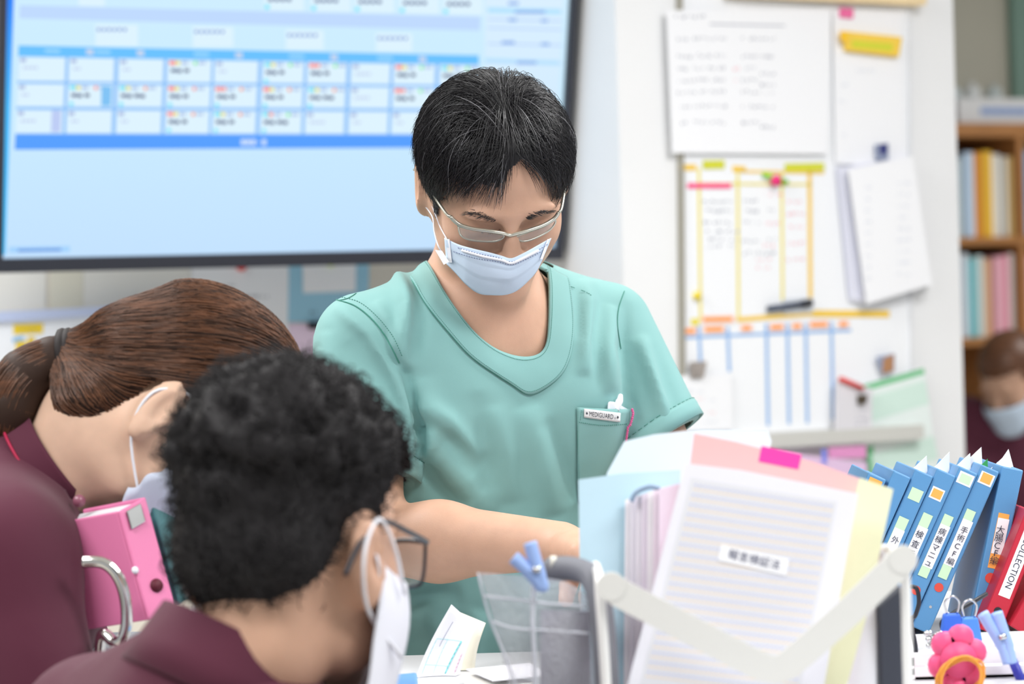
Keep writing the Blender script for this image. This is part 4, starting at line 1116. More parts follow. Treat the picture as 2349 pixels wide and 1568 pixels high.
# --- eyebrows and lashes
mb_paths = []
rr = np.random.default_rng(3)
for (x0, y0), (x1, y1), n in (((1068, 490), (1140, 506), 90), ((1205, 500), (1266, 484), 90)):
    for i in range(n):
        t = rr.random(); w_ = 5 * math.sin(math.pi * min(1, t * .8 + .15))
        x = x0 + (x1 - x0) * t; y = y0 + (y1 - y0) * t - 6 * math.sin(math.pi * t) + rr.normal() * w_ * .6
        q, n_ = cast(x, y, .0004, body_bvh); sgn = -1 if x0 < 1150 else 1
        q2, _ = cast(x + sgn * rr.uniform(7, 14), y + rr.uniform(-2, 4), .0016, body_bvh)
        mb_paths.append(np.array([tuple(q), tuple((q + q2) / 2 + n_ * .0006), tuple(q2)]))
for lash in ([(1086, 524), (1105, 530), (1125, 533), (1142, 531)], [(1196, 528), (1212, 528), (1228, 524), (1243, 517)]):
    mb_paths.append(np.array([tuple(cast(x, y, .0004, body_bvh)[0]) for x, y in resample(lash, 14)]))
    for i in range(16):
        t = rr.random() * 2.98; a_, b_ = lash[int(t)], lash[int(t) + 1]; x = a_[0] + (b_[0] - a_[0]) * (t % 1); y = a_[1] + (b_[1] - a_[1]) * (t % 1)
        q, n_ = cast(x, y, .0003, body_bvh); mb_paths.append(np.array([tuple(q), tuple(q + n_ * .0012), tuple(q + n_ * .0022 + Vector((0, 0, -.001)))]))
eb_ = strands_mesh('eyebrows', mb_paths, .00035, M_hair, man); eb_['kind'] = 'stuff'

# --- hair: dark cap plus combed hairs growing from the parting
HC = np.array((-.001, .000, .033)); HRd = np.array((.0750, .0840, .0740))
def shell(u, lift): return HC + u * (HRd + np.asarray(lift)[..., None])
def pix2shell(px_, py_, lift=.004):
    d = np.array(ray(px_, py_)) @ HR; o = hloc(np.array(CAM)) - HC; r = HRd + lift
    a = ((d / r) ** 2).sum(); b = 2 * (o * d / r ** 2).sum(); c = ((o / r) ** 2).sum() - 1; disc = b * b - 4 * a * c
    t = (-b - math.sqrt(max(disc, 0))) / (2 * a); u = (o + d * t) / r; return u / np.linalg.norm(u)
HPOLY = [(985, 478), (972, 430), (950, 400), (938, 350), (946, 285), (975, 220), (1030, 172), (1090, 150), (1135, 138), (1190, 155), (1245, 195), (1290, 265), (1318, 345), (1322, 400), (1308, 455), (1290, 462), (1276, 480), (1264, 462),
         (1242, 440), (1222, 408), (1203, 382), (1190, 398), (1172, 425), (1155, 462), (1143, 494), (1135, 470), (1116, 484), (1092, 468), (1060, 464), (1018, 456), (1004, 470), (998, 492)]
_gx, _gy = np.meshgrid(np.arange(880, 1380), np.arange(100, 540), indexing='ij'); HMASK = in_poly(_gx.astype(float), _gy.astype(float), HPOLY)
def hp_in(x, y):
    i, j = int(x) - 880, int(y) - 100
    return 0 <= i < 500 and 0 <= j < 440 and HMASK[i, j]
PART = [pix2shell(1150, 215), pix2shell(1158, 250), pix2shell(1166, 290), pix2shell(1172, 335)]
def flow(u):
    P = np.array(PART); d = u[None, :] - P; j = np.argmin((d ** 2).sum(1)); dd = d[j]
    return dd - u * (dd @ u)
rg = np.random.default_rng(11); paths = []; gpaths = []
tries = 0
clump = {}
while len(paths) < 10500 and tries < 60000:
    tries += 1
    u = rg.normal(size=3); u /= np.linalg.norm(u)
    lp = shell(u, 0.0)
    if lp[2] < -.03 and lp[1] < .05: continue
    if lp[2] < -.055: continue
    if lp[1] < -.045 and lp[2] < .066 : continue              # forehead stays free of roots
    if lp[1] < -.012 and lp[2] < .0: continue
    if -.02 < lp[1] < .05 and lp[2] < .010: continue          # round the ears
    w0 = hl(shell(u, .002)); sx, sy = proj_np(w0[None, :]); vis = ((w0 - np.array(CAM)) @ (HR @ (u / HRd))) < 0
    if vis and not hp_in(sx[0], sy[0]): continue
    top_ = max(0, u[2]); L = .030 + .050 * top_ ** .7 + rg.uniform(-.012, .012)
    if lp[1] < -.03: L += .028
    nseg = 9; st = L / nseg; P = []; q = u.copy(); key = tuple(np.round(u * 9).astype(int)); 
    if key not in clump: clump[key] = (rg.normal(0, .28), rg.uniform(.003, .009), rg.normal(0, 4, 2))
    ca, cl, jj = clump[key]; jit = jj + rg.normal(0, 5, 2)
    dv = flow(u); dn = np.linalg.norm(dv)
    if dn < 1e-4: continue
    dv /= dn; side = np.cross(u, dv); dv = dv * math.cos(ca) + side * math.sin(ca)
    hmax = cl * (.5 + top_) + rg.uniform(0, .004)
    stop = False
    for k in range(nseg + 1):
        t = k / nseg
        lift = .0015 + hmax * math.sin(min(1.0, t * 1.25) * math.pi * .62) + (.004 * t * rg.random() if k == nseg else 0)
        w = hl(shell(q, lift))
        if k >= 2:
            sx, sy = proj_np(w[None, :])
            vis = ((w - np.array(CAM)) @ (HR @ (q / HRd))) < 0
            if vis and sy[0] > 300 and not hp_in(sx[0] + jit[0], sy[0] + jit[1]): break
        P.append(w)
        dv = dv - q * (dv @ q); dv /= np.linalg.norm(dv) + 1e-9
        grav = HR.T @ np.array((0, -.15, -1.0)); grav = grav - q * (grav @ q)
        dv = dv + grav * .10 + rg.normal(0, .05, 3); dv /= np.linalg.norm(dv)
        q = q + dv * st / HRd.mean(); q /= np.linalg.norm(q)
    if len(P) < 4: continue
    (gpaths if rg.random() < .035 else paths).append(np.array(P))
# stray hairs at the crown
for i in range(90):
    px_, py_ = 1130 + rg.normal(0, 35), 205 + rg.uniform(-8, 18)
    u = pix2shell(px_, py_, .006); w = hl(shell(u, .004)); d = np.array((rg.normal(0, .6), rg.normal(0, .2), 1.0)); d /= np.linalg.norm(d); L = rg.uniform(.008, .022)
    bend = np.array((rg.normal(0, .5), 0, -.4)); paths.append(np.array([w + d * L * t + bend * L * t * t for t in np.linspace(0, 1, 6)]))
for i in range(260):                                        # sideburn in front of the ear
    t = rg.random(); x = 992 + 9 * rg.random() + 6 * t; y = 425 + 58 * t
    q, n_ = cast(x, y, .0006, body_bvh); e, n2 = cast(x + rg.uniform(0, 5), y + rg.uniform(10, 20), .0014, body_bvh)
    (gpaths if rg.random() < .25 else paths).append(np.array([tuple(q), tuple((q + e) / 2 + n_ * .0008), tuple(e)]))
hr_ = strands_mesh('hair', paths, .00042, M_hair, man); hr_['kind'] = 'stuff'; tag(hr_, 'short black hair parted near the middle with a few grey hairs')
gh = strands_mesh('grey_hair', gpaths, .00030, M_hairg, man); gh['kind'] = 'stuff'
# cap under the hairs
nu_, nw_ = 220, 150; Vcap = []
for j in range(nw_ + 1):
    th = math.pi * j / nw_
    for i in range(nu_):
        ph = 2 * math.pi * i / nu_; u = np.array((math.sin(th) * math.cos(ph), math.sin(th) * math.sin(ph), math.cos(th)))
        Vcap.append(hl(shell(u, .0012)))
Vcap = np.array(Vcap); Qcap = np.array([[j * nu_ + i, (j + 1) * nu_ + i, (j + 1) * nu_ + (i + 1) % nu_, j * nu_ + (i + 1) % nu_] for j in range(nw_) for i in range(nu_)])
Cc = Vcap[Qcap].mean(1); lc_ = hloc(Cc); px, py = proj_np(Cc); nl = (lc_ - HC) / HRd ** 2; vis = ((Cc - np.array(CAM)) @ HR * nl).sum(1) < 0
HP2 = [(1140 + (x - 1140) * (.94 if y > 330 else 1.1), (330 + (y - 330) * .62) if y > 330 else y - 60) for x, y in HPOLY]
kp = np.where(vis, in_poly(px, py, HP2), (lc_[:, 2] > -.05) & (lc_[:, 1] > -.0))
kp &= ~((lc_[:, 1] < -.03) & (lc_[:, 2] < .03)) | vis
Vq, Qq = compact(Vcap, Qcap[kp])
cp = npmesh('hair_cap', Vq, Qq, M_hair, man)

# --- trousers and shoes (behind the desk)
f = Field((mid[0] - .26, mid[1] - .22, 0.0), (mid[0] + .30, mid[1] + .35, mid[2] - .45), .010)
hip = tl((0, .01, -.56)); kneeR = np.array((mid[0] - .10, mid[1] + .02, .45)); kneeL = np.array((mid[0] + .14, mid[1] + .10, .45))
f.ell(hip, (.155, .12, .14), TR, .05)
for kx, s_ in ((kneeR, -1), (kneeL, 1)):
    f.cone(hip + TR @ np.array((s_ * .08, 0, -.04)), kx, .095, .075, .05); f.cone(kx, kx + np.array((0, .03, -.36)), .075, .07, .03)
V, Q = f.net(2); npmesh('trousers', V, Q, M_trs, man)
for kx in (kneeR, kneeL):
    f = Field(kx + np.array((-.08, -.22, -.46)), kx + np.array((.08, .14, -.30)), .008)
    b_ = np.array((kx[0], kx[1] + .03, .045)); f.cone(b_ + np.array((0, .03, 0)), b_ + np.array((.02, -.15, -.008)), .045, .036, .02)
    V, Q = f.net(2); V[:, 2] = np.maximum(V[:, 2], 0.0); npmesh('shoe', V, Q, M_maskw, man)

# --- pens in the pocket
pn = root('pocket_pen', 'white pen standing in the chest pocket beside the woven label', 'pen', pkcast(1405, 944, -.004))
p0 = Vector(pkcast(1394, 990, -.003)); p1 = cast(1411, 918, .006)[0]; p2 = cast(1413, 905, .006)[0]
mb = MB(); mb.tube([p0, p1, p1 + (p1 - p0).normalized() * .001, p2, p2 + (p2 - p1) * .15], [.0042, .0042, .0036, .0026, .0012], 14); mb.build('barrel', M_maskw, pn, True)
mb = MB(); q0 = p0.lerp(p1, .70); ax = (p1 - p0).normalized(); mb.tube([q0, q0 + ax * .0012], .0046, 14); mb.build('ring', mat('pen_ring', (205, 208, 214), .4), pn, True)
pc = root('pocket_device', 'small white rounded device peeking out of the chest pocket', 'device', pkcast(1395, 946, -.004))
q0 = cast(1396, 948, .004)[0]; mb = MB(); mb.prism([cast(x, y, .0035)[0] for x, y in ((1385, 975), (1412, 975), (1406, 924), (1403, 921), (1392, 920), (1389, 923))], Vector((0, -.005, 0))); bevel(mb.build('case', M_maskw, pc), .0015)
mb = MB(); mb.prism([cast(x, y, .003)[0] for x, y in ((1418, 928), (1438, 940), (1434, 944), (1416, 936))], Vector((0, -.003, 0))); mb.build('clip_arm', M_maskw, pc)
mb = MB(); P = [cast(x, y, .010, full_bvh)[0] for x, y in resample([(1437, 939), (1442, 950), (1444, 975), (1445, 1005), (1446, 1030)], 26)]
cordm = MB()
for i in range(25):
    a, b = P[i], P[i + 1]; cordm.tube([a, (a + b) / 2, b], [.0011, .0018, .0011], 6)
tag(cordm.build('strap_cord', mat('cord_pink', (232, 110, 165), .6), None, True), 'pink braided strap hanging out of the chest pocket', 'strap')

# ================================================================== other people
def mask_shell(Rm, T, parent, m, s=1.0, drop=0.0, wide=.070, wrap=.9, rise=0.0):
    """pleated mask wrapped round nose, cheeks and chin of a head frame"""
    nu, nv = 26, 14; Vm = []
    for j in range(nv + 1):
        v = j / nv
        for i in range(nu + 1):
            a = (i / nu * 2 - 1); x = wide * math.sin(a * 1.25) / math.sin(1.25)
            zt = -.030 + .006 * math.cos(a * 3) + rise * a * a ; zb = -.132 - drop + .050 * abs(a) ** 2.2
            z = zt + (zb - zt) * v
            y = -.128 + 11.0 * x * x + wrap * max(0, abs(x) - .05) + 4.2 * (z + .06) ** 2 - .003 * math.sin(v * math.pi * 3)
            Vm.append(T + Rm @ (np.array((x, y, z)) * s))
    Qm = np.array([[j * (nu + 1) + i, (j + 1) * (nu + 1) + i, (j + 1) * (nu + 1) + i + 1, j * (nu + 1) + i + 1] for j in range(nv) for i in range(nu)])
    o = npmesh('face_mask', np.array(Vm), Qm, m, parent); md = o.modifiers.new('thickness', 'SOLIDIFY'); md.thickness = .0014; md.offset = 0
    for sx in (-1, 1):
        L = lambda p: Vector(T + Rm @ (np.array(p) * s))
        mb = MB(); mb.tube(smooth_curve([L((sx * .069, -.058, -.034)), L((sx * .079, -.02, -.002)), L((sx * .082, .012, .016)), L((sx * .085, .034, -.012)), L((sx * .078, .010, -.052)), L((sx * .069, -.06, -.082))], 6), .0016 * s, 6)
        mb.build('ear_loop', M_maskw, o, True)
    return o

# ------------------------------------------------------------------ seated man in front, seen from behind
M_hairm = mat('hair_matt_black', (34, 32, 34), .62, .25)
SR = euler(153, 12, 0)
ST = np.array(at(845, 1285, 1.86)) - SR @ np.array((-.082, .018, -.016))
def sl_(p): return ST + SR @ np.array(p, float)
sm_ = root('person', 'seated person with curly black hair and maroon uniform in the foreground, seen from behind', 'person', (-.22, 1.98, 0))
CCs = np.array(at(555, 1480, 1.905)); axs = np.array(at(655, 1286, 1.925)) - CCs; axs /= np.linalg.norm(axs); NBs = CCs - axs * .05; shl = np.array(at(225, 1690, 2.06)); shr = np.array(at(740, 1880, 1.82))
f = Field((ST[0] - .32, ST[1] - .27, NBs[2] - .12), (ST[0] + .2, ST[1] + .3, ST[2] + .16), .0045)
head_prims(f, SR, ST, 1.0)
f.chain([sl_((0, .030, -.035)), sl_((0, .026, -.085)), NBs + np.array((0, .012, 0))], [.052, .047, .047], .014)
V, Q = f.net(3); sbody = npmesh('body', V, Q, M_skin, sm_)
f = Field((ST[0] - .42, ST[1] - .32, .44), (ST[0] + .32, ST[1] + .40, ST[2] - .02), .007)
f.cone(NBs - axs * .01, shl, .066, .062, .05); f.cone(NBs - axs * .01, shr, .066, .062, .05)
cB = (shl + shr) / 2; bw = euler(140, 0, 0)
f.ell(cB + np.array((0, 0, -.10)), (.175, .12, .20), bw, .06); f.ell(cB + np.array((0, 0, -.32)), (.165, .125, .22), bw, .06)
f.cone(shl, shl + np.array((-.06, .05, -.27)), .062, .056, .04); f.cone(shr, shr + np.array((.08, .0, -.27)), .062, .056, .04)
f.cone(NBs - axs * .06, NBs + axs * .2, .062, .062, .004, 'sub')
V, Q = f.net(2); su = npmesh('uniform_top', V, Q, M_maroon, sm_); tag(su, 'maroon short sleeved uniform top')
def stand_collar(C_, ax_, r_, parent, hgt=.05):
    a1 = Vector(ax_).orthogonal().normalized(); b1 = Vector(ax_).cross(a1); ns = 48; Vh = []
    for j, (h_, q_) in enumerate(((-hgt, r_ + .008), (-hgt / 2, r_ + .004), (0, r_), (.004, r_ - .0005))):
        for i in range(ns):
            an = 2 * math.pi * i / ns; Vh.append(Vector(C_) + Vector(ax_) * h_ + (a1 * math.cos(an) + b1 * math.sin(an)) * q_)
    Qh = np.array([[j * ns + i, j * ns + (i + 1) % ns, (j + 1) * ns + (i + 1) % ns, (j + 1) * ns + i] for j in range(3) for i in range(ns)])
    co = npmesh('collar', np.array([tuple(v) for v in Vh]), Qh, M_maroon, parent); md = co.modifiers.new('thickness', 'SOLIDIFY'); md.thickness = .004; md.offset = 0
    return co, a1, b1, ns
stand_collar(CCs - np.array((0, .006, 0)), axs, .070, sm_)
f = Field((ST[0] - .4, ST[1] - .3, 0), (ST[0] + .45, ST[1] + .6, .62), .012)
hp_ = cB + np.array((0, 0, 0)); hp_[2] = .52; fw = np.array((math.sin(R(140)), -math.cos(R(140)), 0)); sd = np.array((math.cos(R(140)), math.sin(R(140)), 0))
for s_ in (-1, 1):
    kn = hp_ + fw * .40 + sd * s_ * .10; f.cone(hp_ + sd * s_ * .08, kn, .085, .066, .04); f.cone(kn, kn * np.array((1, 1, 0)) + np.array((0, 0, .10)), .064, .05, .03)
    ft = kn * np.array((1, 1, 0)) + np.array((0, 0, .042)); f.cone(ft, ft + fw * .13, .042, .036, .02)
V, Q = f.net(1); V[:, 2] = np.maximum(V[:, 2], 0); npmesh('trousers', V, Q, M_maroon, sm_)
arm = Field((ST[0] - .45, ST[1] - .35, .62), (ST[0] + .65, ST[1] + .75, 1.05), .007)
for sh_, dx in ((shl + np.array((-.06, .05, -.25)), -1), (shr + np.array((.08, .0, -.25)), 1)):
    wr = sh_ + fw * .24 + sd * (-dx * -.02) + np.array((0, 0, .03)); arm.chain([sh_, wr], [.042, .027], .02); grip_hand(arm, wr, fw, (0, 0, -1), 1.0, thumb_side=-dx)
V, Q = arm.net(2); npmesh('forearms', V, Q, M_skin, sm_)
# curly hair
f = Field(ST - .15, ST + np.array((.15, .15, .19)), .0042)
hc = np.array((.006, .014, .046)); hr3 = np.array((.076, .090, .086))
f.ell(sl_(hc), hr3, SR, .01); f.ell(sl_((.004, .046, -.012)), (.070, .052, .055), SR, .02); f.ell(sl_((-.018, -.022, .056)), (.064, .068, .068), SR, .02)
rg = np.random.default_rng(5)
for i in range(700):
    u = rg.normal(size=3); u /= np.linalg.norm(u)
    if u[2] < -.35: continue
    r_ = rg.uniform(.007, .012) * (1.0 if u[2] > .1 else .6)
    f.ell(sl_(hc + u * (hr3 + (.004 if u[2] > .1 else -.003))), (r_, r_ * .8, r_), None, .006)
V, Q = f.net(1)
C4 = V[Q].mean(1); lc_ = (C4 - ST) @ SR; px, py = proj_np(C4)
SH = [(320, 1080), (330, 980), (390, 880), (470, 815), (560, 780), (690, 780), (790, 810), (870, 870), (920, 970), (915, 1080), (880, 1150), (872, 1190), (845, 1215), (800, 1205), (775, 1250), (745, 1310), (705, 1345), (600, 1385), (480, 1398), (400, 1372), (355, 1290), (330, 1180)]
nf = np.cross(V[Q[:, 2]] - V[Q[:, 0]], V[Q[:, 3]] - V[Q[:, 1]]); fr = (nf @ _A(FWD)) < 0
kp = np.where(fr, in_poly(px, py, SH), (lc_[:, 1] > -.05) | (lc_[:, 2] > .065)) & ((lc_[:, 2] > -.075))
kp &= ~((lc_[:, 1] < -.055) & (lc_[:, 2] < .06))
Vq, Qq = compact(V, Q[kp]); npmesh('hair', Vq, Qq, M_hairm, sm_)
cb = BVHTree.FromPolygons([tuple(v) for v in Vq], [tuple(q) for q in Qq]); paths = []
NV = vnormals(Vq, Qq); sel = rg.choice(len(Vq), 4200)
for i in sel:
    p = Vq[i]; n = NV[i]; a = rg.normal(size=3); a -= n * (a @ n); a /= np.linalg.norm(a); L = rg.uniform(.008, .018); dn = np.array((0, 0, -.4))
    b = np.cross(n, a); ph = rg.uniform(.6, 1.6)
    paths.append(np.array([p + n * L * .5 * math.sin(t * 2.2) + a * L * math.sin(t * ph * 1.5) * .7 + b * L * .4 * (1 - math.cos(t * ph * 2)) for t in np.linspace(0, 1, 6)]))
o = strands_mesh('curls', paths, .0006, M_hairm, sm_); o['kind'] = 'stuff'
mask_shell(SR, ST, sm_, mat('mask_white2', (232, 234, 244), .8, .2), 1.04, .055, .083, 1.7, .026)
M_dkf = mat('frame_dark', (40, 44, 54), .3, .5)
def sv(p): return Vector(sl_(p))
mb = MB(); mb.tube(smooth_curve([sv((-.068, -.098, .010)), sv((-.040, -.106, .012)), sv((-.010, -.110, .008)), sv((.010, -.110, .008)), sv((.040, -.106, .012)), sv((.068, -.098, .010))], 4), .0022, 6)
sg = mb.build('glasses', M_dkf, sm_, True); tag(sg, 'dark framed glasses')
for sx in (-1, 1):
    P = [sv((sx * .066, -.099, .010)), sv((sx * .066, -.099, -.018)), sv((sx * .056, -.103, -.026)), sv((sx * .020, -.109, -.024)), sv((sx * .012, -.110, .004))]
    mb = MB(); mb.tube(smooth_curve(P, 4), .0017, 6); mb.build('rim', M_dkf, sg, True)
    mb = MB(); mb.prism(P + [sv((sx * .04, -.106, .011))], Vector(SR @ np.array((0, -1, 0))) * .0012); mb.build('lens', M_lens, sg)
    mb = MB(); mb.tube(smooth_curve([sv((sx * .068, -.098, .010)), sv((sx * .078, -.05, .013)), sv((sx * .084, .010, .016)), sv((sx * .083, .034, -.004)), sv((sx * .079, .046, -.030))], 6), .0022, 6); mb.build('temple', M_dkf, sg, True)
# stool under the seated person
sx0, sy0 = float(cB[0]), float(cB[1])
st = root('office_stool', 'black round office stool under the seated person in the foreground', 'stool', (sx0, sy0, 0))
mb = MB(); mb.tube([(sx0, sy0, .375), (sx0, sy0, .38), (sx0, sy0, .43), (sx0, sy0, .44)], [.16, .18, .18, .165], 24); mb.build('seat', M_black, st, False)
mb = MB(); mb.tube([(sx0, sy0, .08), (sx0, sy0, .375)], .025, 12); mb.build('post', M_steel, st, True)
for k in range(5):
    an = 2 * math.pi * k / 5; mb = MB(); q = Vector((sx0 + .24 * math.cos(an), sy0 + .24 * math.sin(an), .055)); mb.tube([(sx0, sy0, .09), q], [.022, .014], 8); lg = mb.build('leg', M_black, st, True)
    mb = MB(); mb.tube([q + Vector((-.012 * math.sin(an), .012 * math.cos(an), -.030)), q + Vector((.012 * math.sin(an), -.012 * math.cos(an), -.030))], .025, 12); mb.build('caster', M_black, lg, True)

# ------------------------------------------------------------------ bending person with a ponytail
WR = euler(98, 61, 0); WY = 2.28
WT = np.array(at(364, 935, WY)) - WR @ np.array((-.082, .018, -.016)) * .96
def wl(p): return WT + WR @ (np.array(p, float) * .96)
wm_ = root('person', 'bending person in maroon uniform with brown hair tied in a ponytail', 'person', (-.62, 2.36, 0))
NBw = np.array(at(120, 1120, 2.36)); CC = np.array(at(140, 1052, 2.355))
shn = np.array(at(0, 1275, 2.26)); shf = np.array(at(0, 1160, 2.52))
f = Field((WT[0] - .30, WT[1] - .16, NBw[2] - .12), (WT[0] + .16, WT[1] + .2, WT[2] + .14), .0042)
head_prims(f, WR, WT, .96)
f.chain([wl((0, .032, -.030)), wl((0, .036, -.075)), NBw], [.052, .050, .056], .03)
V, Q = f.net(3); npmesh('body', V, Q, M_skin2, wm_)
f = Field((WT[0] - .75, 2.08, .70), (WT[0] + .1, 2.75, NBw[2] + .12), .007)
axn = np.array(at(300, 940, 2.36)) - np.array(at(140, 1052, 2.36)); axn /= np.linalg.norm(axn)
chst = np.array(at(-110, 1350, 2.40)); bell = np.array(at(-300, 1620, 2.42)); hipw = np.array(at(-420, 1900, 2.42))
f.cone(NBw - axn * .05, shn, .056, .064, .05); f.cone(NBw - axn * .05, shf, .056, .064, .05)
f.ell(chst, (.14, .15, .17), None, .10); f.cone(chst, bell, .13, .13, .06); f.cone(bell, hipw, .135, .15, .06)
elw = np.array(at(95, 1640, 2.22)); f.cone(shn, elw, .066, .058, .03); elf = np.array(at(180, 1620, 2.60)); f.cone(shf, elf, .064, .056, .03)
f.cone(NBw - axn * .12, NBw + axn * .2, .053, .053, .004, 'sub')
V, Q = f.net(2); wu = npmesh('uniform_top', V, Q, M_maroon, wm_); tag(wu, 'maroon uniform top with red piped collar')
# stand collar
co, a1, b1, ns = stand_collar(CC, axn, .058, wm_)
mb = MB(); P = [Vector(CC) - Vector(axn) * .022 + (a1 * math.cos(2 * math.pi * i / ns) + b1 * math.sin(2 * math.pi * i / ns)) * .0650 for i in range(ns + 1)]; mb.tube(P, .0016, 6, False); mb.build('piping', M_piping, co, True)
bp_ = at(181, 1148, 2.285); mb = MB(); mb.disc(bp_, (.3, -1, 0), .006, .004, 16); mb.build('snap_button', mat('snap', (150, 90, 110), .3, .6), co, True)
# arms and legs out of the picture
arm = Field((WT[0] - .35, 1.98, .70), (WT[0] + .35, 2.85, 1.10), .007)
wn = np.array(at(150, 1830, 2.16)); wf = np.array(at(120, 1830, 2.66))
arm.chain([elw, wn], [.038, .025], .02); arm.chain([elf, wf], [.038, .025], .02); grip_hand(arm, wn, (.3, 0, -1), (0, 1, 0), .9); grip_hand(arm, wf, (.3, 0, -1), (0, -1, 0), .9, thumb_side=-1)
V, Q = arm.net(2); npmesh('forearms', V, Q, M_skin2, wm_)
f = Field((hipw[0] - .3, hipw[1] - .3, 0), (hipw[0] + .3, hipw[1] + .3, hipw[2] + .18), .012)
for s_ in (-1, 1):
    h0 = hipw + np.array((0, s_ * .08, .02)); f.cone(h0, np.array((h0[0] + .02, h0[1], .46)), .105, .075, .05); f.cone(np.array((h0[0] + .02, h0[1], .46)), np.array((h0[0], h0[1], .09)), .075, .06, .03); f.cone(np.array((h0[0] - .02, h0[1], .045)), np.array((h0[0] + .12, h0[1], .04)), .045, .038, .02)
V, Q = f.net(1); V[:, 2] = np.maximum(V[:, 2], 0); npmesh('trousers', V, Q, M_maroon, wm_)
# hair drawn back to the tie
TIE = np.array(at(170, 815, 2.35))
f = Field((WT[0] - .26, WT[1] - .14, WT[2] - .13), (WT[0] + .2, WT[1] + .16, WT[2] + .17), .0042)
wc = np.array((0, .006, .046)); wr3 = np.array((.080, .092, .086))
f.ell(wl(wc), wr3 * .97, WR, .01)
f.cone(wl((0, .055, .03)), TIE, .062, .020, .04); f.cone(wl((-.01, .07, -.015)), np.array(at(205, 905, 2.35)), .052, .030, .03); f.cone(np.array(at(205, 905, 2.35)), TIE, .024, .018, .02); f.ell(np.array(at(228, 912, 2.345)), (.046, .058, .034), None, .03)
V, Q = f.net(2); C4 = V[Q].mean(1); lc_ = (C4 - WT) @ WR; px, py = proj_np(C4)
nf = np.cross(V[Q[:, 2]] - V[Q[:, 0]], V[Q[:, 3]] - V[Q[:, 1]]); fr = (nf @ _A(FWD)) < 0
WHP = [(100, 700), (200, 640), (300, 640), (400, 600), (560, 640), (760, 800), (760, 1000), (560, 960), (430, 900), (404, 878), (372, 866), (340, 880), (318, 905), (285, 935), (240, 968), (185, 985), (140, 960), (120, 900)]
kp = np.where(fr, in_poly(px, py, WHP), (lc_[:, 1] > -.03) | (lc_[:, 2] > .06)) & ~((lc_[:, 1] < -.06) & (lc_[:, 2] < .05))
Vq, Qq = compact(V, Q[kp]); wh = npmesh('hair', Vq, Qq, M_hairbd, wm_)
whb = BVHTree.FromPolygons([tuple(v) for v in Vq], [tuple(q) for q in Qq]); NV = vnormals(Vq, Qq)
rg = np.random.default_rng(9); pb, pd = [], []
for i in rg.choice(len(Vq), 5200):
    p = Vector(Vq[i]); P = [p + Vector(NV[i]) * .001]; q = p.copy()
    for k in range(9):
        d = Vector(TIE) - q
        if d.length < .016: break
        q = q + d.normalized() * min(.011, d.length); h = whb.find_nearest(q); q = h[0]; nn = (q - Vector(wl(wc))).normalized(); P.append(q + nn * (.0012 + .0015 * rg.random()))
    if len(P) > 3: (pb if rg.random() < .72 else pd).append(np.array([tuple(v) for v in P]))
o = strands_mesh('combed_hair', pb, .0008, M_hairb, wm_); o['kind'] = 'stuff'
o = strands_mesh('dark_hair', pd, .0008, M_hairbd, wm_); o['kind'] = 'stuff'
mb = MB(); tdir = (Vector(at(240, 810, 2.35)) - Vector(TIE)).normalized(); ta = tdir.orthogonal().normalized(); tb = tdir.cross(ta)
for q in (-.006, .0, .006): mb.tube([Vector(TIE) + tdir * (q - .004) + (ta * math.cos(i * math.pi / 10) + tb * math.sin(i * math.pi / 10)) * .0225 for i in range(21)], .0055, 8, False)
mb.build('hair_tie', mat('tie_black', (32, 26, 26), .7), wm_, True)
PT = [TIE, np.array(at(118, 822, 2.345)), np.array(at(58, 862, 2.34)), np.array(at(20, 935, 2.335)), np.array(at(-2, 1065, 2.33))]; PRd = [.016, .0185, .024, .025, .012]
f = Field((PT[-1][0] - .06, 2.26, PT[-1][2] - .06), (TIE[0] + .05, 2.43, TIE[2] + .06), .004); f.chain(PT, PRd, .015)
V, Q = f.net(2); npmesh('ponytail', V, Q, M_hairbd, wm_)
PC_ = smooth_curve([tuple(p) for p in PT], 5); RC_ = np.interp(np.linspace(0, 4, len(PC_)), range(5), PRd); paths = []
for i in range(1500):
    an = rg.uniform(0, 2 * math.pi); rr_ = math.sqrt(rg.uniform(.98, 1.3)); e = rg.uniform(.6, 1.0); n = int(len(PC_) * e); P = []
    for k in range(n):
        t = (PC_[min(k + 1, len(PC_) - 1)] - PC_[max(k - 1, 0)]).normalized(); a = t.orthogonal().normalized(); a = Vector((0, -1, 0)); a = (a - t * a.dot(t)).normalized(); b = t.cross(a)
        P.append(tuple(PC_[k] + (a * math.cos(an) + b * math.sin(an)) * RC_[k] * rr_))
    if len(P) > 4: paths.append(np.array(P))
o = strands_mesh('ponytail_hair', paths, .0009, M_hairb, wm_); o['kind'] = 'stuff'
mask_shell(WR, WT, wm_, mat('mask_bluegrey', (205, 214, 232), .8, .2), .96, .0, .078)

# ------------------------------------------------------------------ person far behind in the back room
FY = 6.7; fp = root('person', 'distant person in maroon uniform and mask below the book shelf', 'person', (float(at(2310, 900, FY).x), FY, 0))
FR = euler(-48, 30, 0); FT = np.array(at(2322, 868, FY))
f = Field(FT - .19, FT + .19, .008); f.n = f.n; LF = head_prims(f, FR, FT, 1.0); f.cone(FT + FR @ np.array((0, .03, -.06)), FT + np.array((.03, .03, -.22)), .055, .06, .03)
V, Q = f.net(1); npmesh('body', V, Q, M_skin, fp)
f = Field(FT + np.array((-.3, -.3, -.62)), FT + np.array((.35, .35, -.05)), .014)
f.cone(FT + np.array((.03, .05, -.15)), FT + np.array((-.13, .06, -.13)), .07, .075, .05); f.cone(FT + np.array((-.13, .06, -.13)), FT + np.array((-.15, .0, -.24)), .075, .065, .05); f.cone(FT + np.array((.03, .03, -.19)), FT + np.array((.2, .05, -.25)), .07, .065, .05); f.ell(FT + np.array((.02, .04, -.38)), (.19, .13, .22), None, .06)
